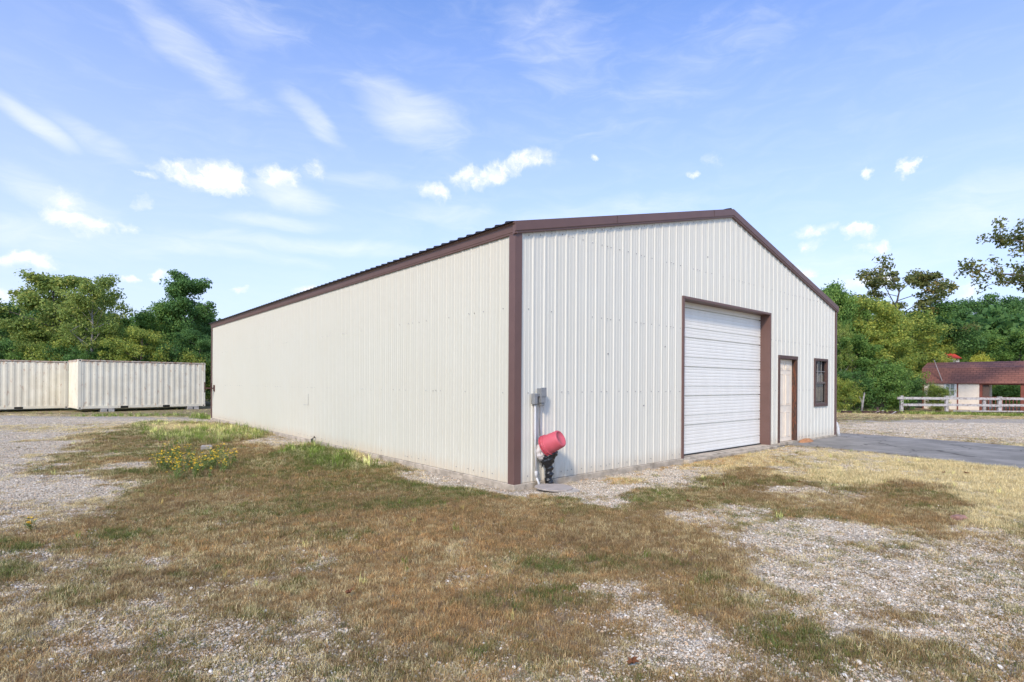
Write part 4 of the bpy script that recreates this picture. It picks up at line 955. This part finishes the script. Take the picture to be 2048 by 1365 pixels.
# railroad ties along the verge
M_tie = simple('old_tie_wood', lin(84, 62, 54), .9, var=.3, scale=4, stretch=(1, 6, 6), bump=.5, bscale=20)
tp = None; x0 = ray(1682, 826)[0]*29.4; labs = ['nearest the building', 'under the leaning pale trunk', 'beside the debris heap', 'left of the shed end', 'below the shed window', 'under the short fence post', 'before the porch', 'farthest right']
for i in range(8):
    if x0 > 29: break
    l_ = 2.4; t_ = thing('railroad_tie', 'old dark railroad tie edging the verge, '+labs[i], 'railroad tie', (x0+l_/2, 29.35+rr.uniform(-.06, .06)-.1*i, .0), rr.uniform(-.03, .03), 'railroad ties along the verge')
    MB().box((-l_/2+.02, -.11, -.06), (l_/2-.02, .11, .13)).build('timber', M_tie, t_, bevel=.015); MB().box((-.9, -.05, .1305), (-.86, -.01, .137)).build('spike_hole', M_dark, t_); x0 += l_+rr.uniform(.02, .1)
# debris heap
t = thing('debris_heap', 'small heap of broken pale boards and dark scrap beside the ties at the bushes', 'debris', (*G(1765, 829), 0)); mb = MB(); md = MB()
for i in range(9):
    a = Vector((rr.uniform(-.45, .45), rr.uniform(-.2, .2), rr.uniform(.03, .16))); d = Vector((rr.uniform(-1, 1), rr.uniform(-.3, .3), rr.uniform(-.1, .35))).normalized()*rr.uniform(.2, .5)
    (mb if i % 2 else md).bar(a-d*.5, a+d*.5, .09, .02)
mb.build('pale_board', M_white, t); md.build('dark_board', M_tie, t)
# small red roofed hut far behind
hr = thing('red_roof_hut', 'bright red metal roof of a hut peeking through trees behind the shed', 'hut', (*[c for c in (P(1908, 772, 47).x, 47)], 0), -.1)
MB().box((-1.0, 0, -.2), (.42, 2.2, 3.85)).build('wall', M_cream, hr)
mb = MB(); k = [(-1.15, -.2, 3.9), (.5, -.2, 3.9), (.5, 1.1, 4.5), (-1.15, 1.1, 4.5), (.5, 2.4, 3.9), (-1.15, 2.4, 3.9)]
mb.add(k, [(0, 1, 2, 3), (3, 2, 4, 5)]); ro = mb.build('roof', simple('red_metal_roof', lin(214, 78, 66), .5, var=.05), hr); ro.modifiers.new('s', 'SOLIDIFY').thickness = .05

# ------------------------------------------------------------------ trees
def leafmat(name, stops, trans=.45):
    stops = [(a_, tuple(min(.6, q_*3.0) for q_ in c_)) for a_, c_ in stops]; m, n, p, o = new_mat(name); g_ = n.node('ShaderNodeNewGeometry'); ri = g_.outputs['Random Per Island']
    tc = n.node('ShaderNodeTexCoord').outputs['Object']; cl = n.noise(tc, .9, 4, .6)
    f = n.math('ADD', n.math('MULTIPLY', ri, .55), n.math('MULTIPLY', n.rng(cl, .3, .7), .45))
    col = n.ramp(f, stops); n.l.new(col, p.inputs['Base Color']); p.inputs['Roughness'].default_value = .65; p.inputs['Specular IOR Level'].default_value = .25
    tr = n.node('ShaderNodeBsdfTranslucent', {0: col}); mx = n.node('ShaderNodeMixShader', {0: trans, 1: p.outputs[0], 2: tr.outputs[0]}); n.l.new(mx.outputs[0], o.inputs[0]); return m
PAL = {
 'dark': leafmat('dark_green_leaves', [(0, (.018, .038, .012)), (.5, (.040, .080, .022)), (.85, (.070, .120, .032)), (1, (.11, .15, .04))]),
 'mid': leafmat('green_leaves', [(0, (.025, .050, .012)), (.5, (.060, .105, .024)), (.85, (.105, .150, .034)), (1, (.16, .17, .05))]),
 'olive': leafmat('olive_leaves', [(0, (.035, .055, .014)), (.45, (.080, .110, .026)), (.8, (.135, .150, .035)), (1, (.22, .17, .05))]),
 'yellow': leafmat('yellowing_leaves', [(0, (.040, .065, .014)), (.45, (.095, .125, .026)), (.75, (.18, .18, .035)), (.92, (.32, .23, .04)), (1, (.38, .18, .05))]),
 'rust': leafmat('rusty_oak_leaves', [(0, (.035, .045, .014)), (.5, (.065, .075, .022)), (.8, (.10, .09, .03)), (1, (.18, .10, .04))]),
 'gold': leafmat('gold_leaves', [(0, (.10, .11, .02)), (.5, (.26, .22, .03)), (1, (.42, .28, .05))]),
}
M_bark = simple('grey_bark', (.16, .135, .11), .9, var=.3, scale=8, stretch=(4, 4, 1), bump=.5, bscale=20); M_pale = simple('pale_bark', (.36, .33, .29), .9, var=.25, scale=6, stretch=(3, 3, 1))
def tree_data(seed, h, r, base, nleaf, ls, style='round', trunkr=.13, nl=16, lean=(0, 0), clump=.42, nstem=1, gap=.0):
    nleaf = int(nleaf*1.35); ls = ls*.84
    """returns trunk MB and leaf arrays; h height, r crown radius, base crown start height"""
    rg = np.random.RandomState(seed); mb = MB(); ends = []
    for st in range(nstem):
        off = Vector((rg.uniform(-.3, .3), rg.uniform(-.3, .3), 0)) if nstem > 1 else Vector()
        dirn = Vector((rg.uniform(-.35, .35), rg.uniform(-.3, .3), 0))*(1 if nstem > 1 else .12)+Vector((lean[0], lean[1], 0))
        tp_ = []; nseg = 9; hh_ = h*(.9 if style != 'round' else .86)*(rg.uniform(.8, 1) if nstem > 1 else 1)
        for i in range(nseg+1):
            f = i/nseg; tp_.append(off+dirn*(hh_*f)*(.5+.5*f)+Vector((rg.uniform(-1, 1), rg.uniform(-1, 1), 0))*.05*h*.12*f*3+Vector((0, 0, -.15+f*(hh_+.15))))
        mb.tube(tp_, [trunkr*(1-.9*i/nseg)+.012 for i in range(nseg+1)], 8)
        for k in range(nl):
            f = base/h+(1-base/h)*((k+rg.rand())/nl)**.9*.95; f = min(f, .97)
            fi = f*nseg*.999; i = int(fi); s_ = tp_[i].lerp(tp_[min(i+1, nseg)], fi-i)
            fc = (f-base/h)/(1-base/h)
            if style == 'round': er = r*(max(.05, 1-(fc*1.05-.38)**2/.52))**.6
            elif style == 'cone': er = r*(1.0-fc)**.75+.25
            elif style == 'up': er = r*(.75+.25*sin(fc*3.1))*(1-.45*fc)
            else: er = r*(.9-.5*fc**2)
            er *= rg.uniform(.62, 1.12); a = k*2.4+rg.uniform(-.5, .5); rise = {'round': .45, 'cone': .15, 'up': .9, 'bush': .6}[style]*er*rg.uniform(.5, 1.3)
            e = s_+Vector((cos(a)*er, sin(a)*er, rise)); e.z = min(e.z, h*rg.uniform(.9, 1.0)); md_ = s_.lerp(e, .5)+Vector((rg.uniform(-.1, .1)*er, rg.uniform(-.1, .1)*er, .06*er))
            r0 = max(.015, trunkr*(1-.85*f)*.55); mb.tube([s_, md_, e], [r0, r0*.6, .008], 5, False)
            ends.append((e, .9)); ends.append((s_.lerp(e, .72), .9))
            if rg.rand() < .6: ends.append((md_, .8))
            for j in range(rg.randint(4, 7)):
                q_ = s_.lerp(e, rg.uniform(.35, .98)); dv = Vector((rg.normal(), rg.normal(), rg.normal()*.6+.25)).normalized()*er*rg.uniform(.18, .46); t_ = q_+dv
                mb.tube([q_, q_.lerp(t_, .5)+Vector((0, 0, .03)), t_], [r0*.35+.004, r0*.2+.004, .004], 4, False); ends.append((t_, rg.uniform(.5, 1.0)))
        ends.append((tp_[-1], .8))
    E_ = np.array([e[0][:] for e in ends]); wt = np.array([e[1] for e in ends]); wt *= (rg.rand(len(wt)) > gap); wt = wt**2; wt /= wt.sum()
    idx = rg.choice(len(E_), nleaf, p=wt); cr = clump*rg.uniform(.55, 1.2, len(E_)); d = rg.normal(size=(nleaf, 3)); d /= np.linalg.norm(d, axis=1, keepdims=True)+1e-9; d *= (rg.rand(nleaf, 1)**.5)*cr[idx][:, None]*np.array([1.15, 1.15, .75])
    ctr = E_[idx]+d; ctr[:, 2] = np.maximum(ctr[:, 2], .05)
    s_ = ls*rg.uniform(.6, 1.3, (nleaf, 1)); A = rg.normal(size=(nleaf, 3)); A /= np.linalg.norm(A, axis=1, keepdims=True); Nn = d/(np.linalg.norm(d, axis=1, keepdims=True)+1e-6)*.7+rg.normal(size=(nleaf, 3))*.55+np.array([0, 0, .45])
    B = np.cross(Nn, A); B /= np.linalg.norm(B, axis=1, keepdims=True)+1e-9; A = np.cross(B, Nn); A /= np.linalg.norm(A, axis=1, keepdims=True)+1e-9
    V = np.stack([ctr-A*s_*.6, ctr+B*s_*.36, ctr+A*s_*.6, ctr-B*s_*.36], 1).reshape(-1, 3)
    return mb, V
def quadmesh(name, V, mat):
    me = bpy.data.meshes.new(name); k = len(V)//4; me.vertices.add(len(V)); me.vertices.foreach_set('co', V.astype(np.float32).ravel()); me.loops.add(4*k); me.loops.foreach_set('vertex_index', np.arange(4*k, dtype=np.int32))
    me.polygons.add(k); me.polygons.foreach_set('loop_start', (np.arange(k)*4).astype(np.int32)); me.update(); me.validate(); me.materials.append(mat); return me
TREES = {}
def mk(kind, seed, h, r, base, nleaf, ls, pal, bark=None, **kw):
    mb, V = tree_data(seed, h, r, base, nleaf, ls, **kw); TREES[kind] = (mb, V, pal, bark or M_bark, h, r)
    tm = MB(); t_ = bpy.data.meshes.new(kind+'_trunk'); t_.from_pydata(mb.v, [], mb.f); t_.materials.append(bark or M_bark); t_.polygons.foreach_set('use_smooth', [True]*len(mb.f)); t_.update()
    TREES[kind] = (t_, quadmesh(kind+'_crown', V, PAL[pal]), h, r)
mk('roundA', 1, 9, 3.2, 1.2, 20000, .17, 'olive', nl=22, clump=.62, trunkr=.17)
mk('roundB', 2, 8, 2.8, .8, 20000, .16, 'mid', nl=22, clump=.6)
mk('roundC', 3, 8.5, 3.0, 1.0, 19000, .16, 'yellow', nl=22, clump=.6)
mk('roundD', 4, 9, 3.2, .8, 21000, .17, 'dark', nl=22, clump=.65)
mk('airy', 5, 8, 2.8, 2.4, 8500, .15, 'olive', M_pale, nl=17, clump=.5, trunkr=.13, style='up')
mk('upright', 6, 9, 2.1, .8, 20000, .15, 'dark', nl=26, clump=.5, style='up')
mk('oak', 7, 11, 4.2, 4.0, 9000, .20, 'rust', nl=15, clump=.5, trunkr=.2, gap=.3)
mk('bushA', 8, 3.2, 1.7, .1, 12000, .10, 'mid', nl=14, clump=.42, style='bush', nstem=3, trunkr=.04)
mk('bushB', 9, 3.0, 1.7, .1, 11000, .11, 'dark', nl=14, clump=.42, style='bush', nstem=3, trunkr=.04)
mk('bushC', 10, 2.8, 1.5, .1, 9000, .10, 'gold', nl=12, clump=.42, style='bush', nstem=3, trunkr=.04)
mk('bushD', 14, 3.4, 1.8, .1, 11000, .11, 'yellow', nl=14, clump=.45, style='bush', nstem=3, trunkr=.04)
def plant(kind, px, topy, Y, label, name='tree', cat='tree', group=None, wpx=None, rz=0, mat=None):
    tm, cm_, h, r = TREES[kind]; top = P(px, topy, Y); t = thing(name, label, cat, (top.x, Y, -.05), rz, group); s_ = (top.z+.05)/h; sw = s_ if wpx is None else (wpx/F*Y/2)/r
    t.scale = (sw, sw, s_)
    for nm, me in (('trunk', tm), ('crown', cm_)):
        o_ = bpy.data.objects.new(nm, me); COL.objects.link(o_); o_.parent = t
        if mat and nm == 'crown': o_.material_slots[0].link = 'OBJECT'; o_.material_slots[0].material = PAL[mat]
    return t
GL, GR = 'trees behind the containers', 'trees along the right edge of the yard'
plant('roundD', -30, 585, 37, 'dark green tree cut by the left edge of the picture', group=GL, wpx=170, rz=1)
plant('roundA', 112, 519, 37, 'tall olive yellow tree with the highest round crown above the left container', group=GL, wpx=215, rz=.4)
plant('airy', 186, 548, 33.8, 'thin leaved tree with a pale forked trunk right of the tall olive tree', group=GL, wpx=150, rz=0)
plant('roundA', 225, 612, 39, 'olive tree filling behind the pale forked trunk', group=GL, wpx=130, rz=2.4, mat='mid')
plant('roundB', 305, 588, 38, 'medium green tree left of the dark upright one', group=GL, wpx=120, rz=2)
plant('upright', 362, 530, 39, 'dark green upright tree with ragged twin tops nearest the building', group=GL, wpx=125, rz=0)
plant('upright', 402, 600, 42, 'dark narrow tree partly hidden by the far building corner', group=GL, wpx=90, rz=2)
plant('roundC', 285, 640, 34.5, 'low yellow green tree behind the middle of the nearer container', group=GL, wpx=120, rz=3)
plant('roundB', 60, 630, 35, 'green tree low behind the left container', group=GL, wpx=130, rz=4, mat='olive')
plant('roundD', 400, 650, 36.5, 'low dark tree at the right end of the nearer container', group=GL, wpx=90, rz=5)
for i, (px, ty, Y, kd, lb) in enumerate([(-20, 665, 33.5, 'bushB', 'dark bush at the picture edge behind the left container'), (30, 690, 33.5, 'bushA', 'green bush behind the left container'), (95, 670, 34, 'bushD', 'yellow green bush showing over the joint of the two containers'), (150, 680, 34, 'bushB', 'dark bush left of the pale forked trunk'),
        (215, 690, 35, 'bushA', 'green bush right of the pale forked trunk'), (335, 680, 35.5, 'bushB', 'dark bush over the right half of the nearer container'), (380, 700, 36, 'bushD', 'yellow green bush near the right end of the nearer container'), (418, 720, 38, 'bushB', 'dark bush in the gap between container and building')]):
    plant(kd, px, ty, Y, lb, 'bush', 'bush', 'bushes behind the containers', 100, i)
for i, (px, ty, Y, kd, w_) in enumerate([(-60, 600, 50, 'roundD', 160), (60, 610, 52, 'roundB', 150), (170, 620, 50, 'roundD', 150), (260, 640, 53, 'roundD', 140), (340, 625, 51, 'roundB', 130), (420, 640, 52, 'roundD', 120), (-140, 620, 48, 'roundB', 160)]):
    plant(kd, px, ty, Y, 'dark green tree in the second row behind the containers, seen only through gaps', group='second row trees behind the containers', wpx=w_, rz=i)
# right side
plant('roundB', 1655, 548, 35, 'green tree rising right behind the gable corner', group=GR, wpx=120, rz=1)
plant('roundC', 1735, 572, 36, 'yellow green tree with orange flecks in the middle of the right group', group=GR, wpx=170, rz=2)
plant('roundC', 1785, 600, 40, 'yellowing tree left of the shed roof', group=GR, wpx=170, rz=4)
plant('oak', 1800, 515, 45, 'tall sparse oak with dark curling branches standing above the yellow trees', group=GR, wpx=230, rz=.6)
plant('roundB', 1700, 560, 42, 'green tree seen between the gable and the oak', group=GR, wpx=150, rz=3)
plant('roundB', 1865, 595, 44, 'green tree right of the oak', group=GR, wpx=150, rz=5, mat='dark')
plant('airy', 1683, 640, 32.5, 'slender thin leaved tree with pale stems beside the building edge', group=GR, wpx=70, rz=1)
plant('roundC', 1850, 655, 44, 'small golden tree behind the left end of the shed roof', group=GR, wpx=120, rz=1, mat='yellow')
plant('roundB', 1770, 650, 34, 'low green tree behind the big bush', group=GR, wpx=110, rz=2, mat='yellow')
plant('roundD', 1700, 660, 33, 'low dark green tree near the ground behind the building corner', group=GR, wpx=120, rz=5, mat='mid')
plant('roundD', 1930, 578, 58, 'dark forest tree above the left half of the shed roof', group=GR, wpx=140, rz=1)
plant('roundD', 2000, 590, 55, 'dark forest tree above the shed porch', group=GR, wpx=150, rz=2)
plant('roundD', 2060, 575, 58, 'dark forest tree at the right picture edge', group=GR, wpx=150, rz=3)
plant('roundB', 1900, 610, 50, 'green forest tree behind the small golden tree', group=GR, wpx=120, rz=4)
plant('roundB', 2040, 640, 46, 'mid green tree low behind the shed at the right edge', group=GR, wpx=120, rz=6, mat='mid')
plant('roundB', 1960, 650, 50, 'mid green tree low behind the middle of the shed roof', group=GR, wpx=110, rz=7)
plant('bushC', 1960, 700, 46, 'golden bush showing just above the shed roof', 'bush', 'bush', 'bushes by the shed', 60, 1)
plant('bushA', 1925, 705, 48.5, 'green bush above the shed roof beside the red hut roof', 'bush', 'bush', 'bushes by the shed', 60, 1)
plant('bushA', 1765, 716, 31, 'big leafy green bush reaching the ground left of the fence', 'bush', 'bush', 'bushes by the shed', 110, 0)
plant('bushB', 1812, 742, 33, 'dark bush between the big green bush and the shed', 'bush', 'bush', 'bushes by the shed', 62, 2)
plant('bushB', 1715, 735, 31.5, 'dark bush beside the leaning pale trunk', 'bush', 'bush', 'bushes by the shed', 90, 3)
plant('bushD', 1690, 750, 31, 'yellow green bush hard against the building edge', 'bush', 'bush', 'bushes by the shed', 70, 4)
plant('bushA', 1872, 764, 32.3, 'slender grey green shrub growing before the shed wall', 'shrub', 'shrub', None, 52, 4, mat='olive')
plant('bushA', 2005, 762, 40, 'green bush seen through the shed porch opening', 'bush', 'bush', 'bushes by the shed', 90, 5)
plant('bushD', 2040, 765, 41, 'yellow green bush seen through the right of the porch opening', 'bush', 'bush', 'bushes by the shed', 80, 6)
# leaning pale trunk
a = G(1718, 826); t = thing('bare_trunk', 'leaning pale bare trunk standing in front of the dark bushes', 'trunk', (a[0], a[1]-.2, 0)); MB().tube([(0, 0, -.1), (.08, .02, .5), (.2, .05, 1.1)], [.06, .05, .03], 8).build('stem', M_pale, t, smooth=True); MB().tube([(.08, .02, .5), (-.05, .1, .9)], [.03, .01], 6).build('twig', M_pale, t)
# oak reaching in from the right
ro_ = thing('oak_tree', 'large rusty leaved oak reaching its lower limbs into the right edge of the picture', 'tree', (31.3, 28, 0))
mb = MB(); rg = np.random.RandomState(4); ends = []
trunk = [Vector((0, 0, -.2)), Vector((.1, 0, 2.5)), Vector((-.1, .1, 5)), Vector((.1, 0, 8)), Vector((0, 0, 11.5))]; mb.tube(trunk, [.34, .28, .23, .15, .03], 10)
def limb(s_, e, r0, n_tw, mbx, sag=.25):
    s_ = Vector(s_); e = Vector(e); pts = []; Ld = (e-s_).length
    for i in range(8): f = i/7; pts.append(s_.lerp(e, f)+Vector((rg.uniform(-.05, .05)*Ld*.35, rg.uniform(-.05, .05)*Ld*.35, sin(f*pi)*sag+rg.uniform(-.06, .06))))
    mbx.tube(pts, [r0*(1-f/7*.85) for f in range(8)], 7)
    for j in range(n_tw):
        f = rg.uniform(.3, 1); q_ = s_.lerp(e, f)+Vector((0, 0, sin(f*pi)*sag)); dv = ((e-s_).normalized()*.5+Vector((rg.normal(), rg.normal(), rg.normal()*.6+.15))).normalized()*rg.uniform(.3, 1.0); t_ = q_+dv
        mbx.tube([q_, q_.lerp(t_, .5)+Vector((0, 0, .05)), t_], [.02, .013, .004], 4, False); ends.append(t_); 
        if rg.rand() < .5: ends.append(q_.lerp(t_, .6))
b0 = Vector((31.3, 28, 0))
for (pe, ps, r0, nt) in [((1950, 542), 6.0, .11, 26), ((1990, 565), 5.6, .08, 16), ((1998, 478), 7.6, .10, 20), ((2015, 510), 7.2, .07, 14), ((2040, 463), 8.4, .08, 14)]:
    e = P(*pe, 28)-b0; limb((0, 0, ps), e, r0, nt, mb)
for k in range(12):
    a = rg.uniform(-1.7, 1.7); z_ = rg.uniform(4.5, 10.5); l_ = rg.uniform(2.2, 4.5); limb((0, 0, z_), (cos(a)*l_, sin(a)*l_, z_+rg.uniform(.3, 2)), .07, 14, mb)
mb.build('trunk', M_bark, ro_, smooth=True)
E_ = np.array([e[:] for e in ends]); nleaf = 15000; ix = rg.randint(0, len(E_), nleaf); d = rg.normal(size=(nleaf, 3)); d /= np.linalg.norm(d, axis=1, keepdims=True); d *= rg.rand(nleaf, 1)**.5*.33; ctr = E_[ix]+d; A = rg.normal(size=(nleaf, 3)); A /= np.linalg.norm(A, axis=1, keepdims=True); B = np.cross(A, rg.normal(size=(nleaf, 3))+[0, 0, 1]); B /= np.linalg.norm(B, axis=1, keepdims=True); s_ = .13*rg.uniform(.6, 1.3, (nleaf, 1))
me = quadmesh('oak_crown', np.stack([ctr-A*s_*.6, ctr+B*s_*.42, ctr+A*s_*.6, ctr-B*s_*.42], 1).reshape(-1, 3), PAL['rust']); o_ = bpy.data.objects.new('crown', me); COL.objects.link(o_); o_.parent = ro_
# far woods, one mass
rg = np.random.RandomState(77); nleaf = 90000; ang = rg.uniform(-.95, .95, nleaf); dist = rg.uniform(66, 80, nleaf); X = np.sin(ang)*dist*1.05; Y = np.cos(ang)*dist; hmax = 6.3+2.6*fbm(ang*40, dist*.02, 1.0, 4)*1.5; z_ = hmax*rg.rand(nleaf)**.6
ctr = np.stack([X, Y, z_], -1); A = rg.normal(size=(nleaf, 3)); A /= np.linalg.norm(A, axis=1, keepdims=True); B = np.cross(A, rg.normal(size=(nleaf, 3))); B /= np.linalg.norm(B, axis=1, keepdims=True); s_ = .5*rg.uniform(.5, 1.3, (nleaf, 1))
me = quadmesh('woods', np.stack([ctr-A*s_*.6, ctr+B*s_*.45, ctr+A*s_*.6, ctr-B*s_*.45], 1).reshape(-1, 3), PAL['dark']); o_ = bpy.data.objects.new('woods', me); COL.objects.link(o_); tag(o_, 'distant dark green woods behind the yard', 'woods', None, 'stuff')
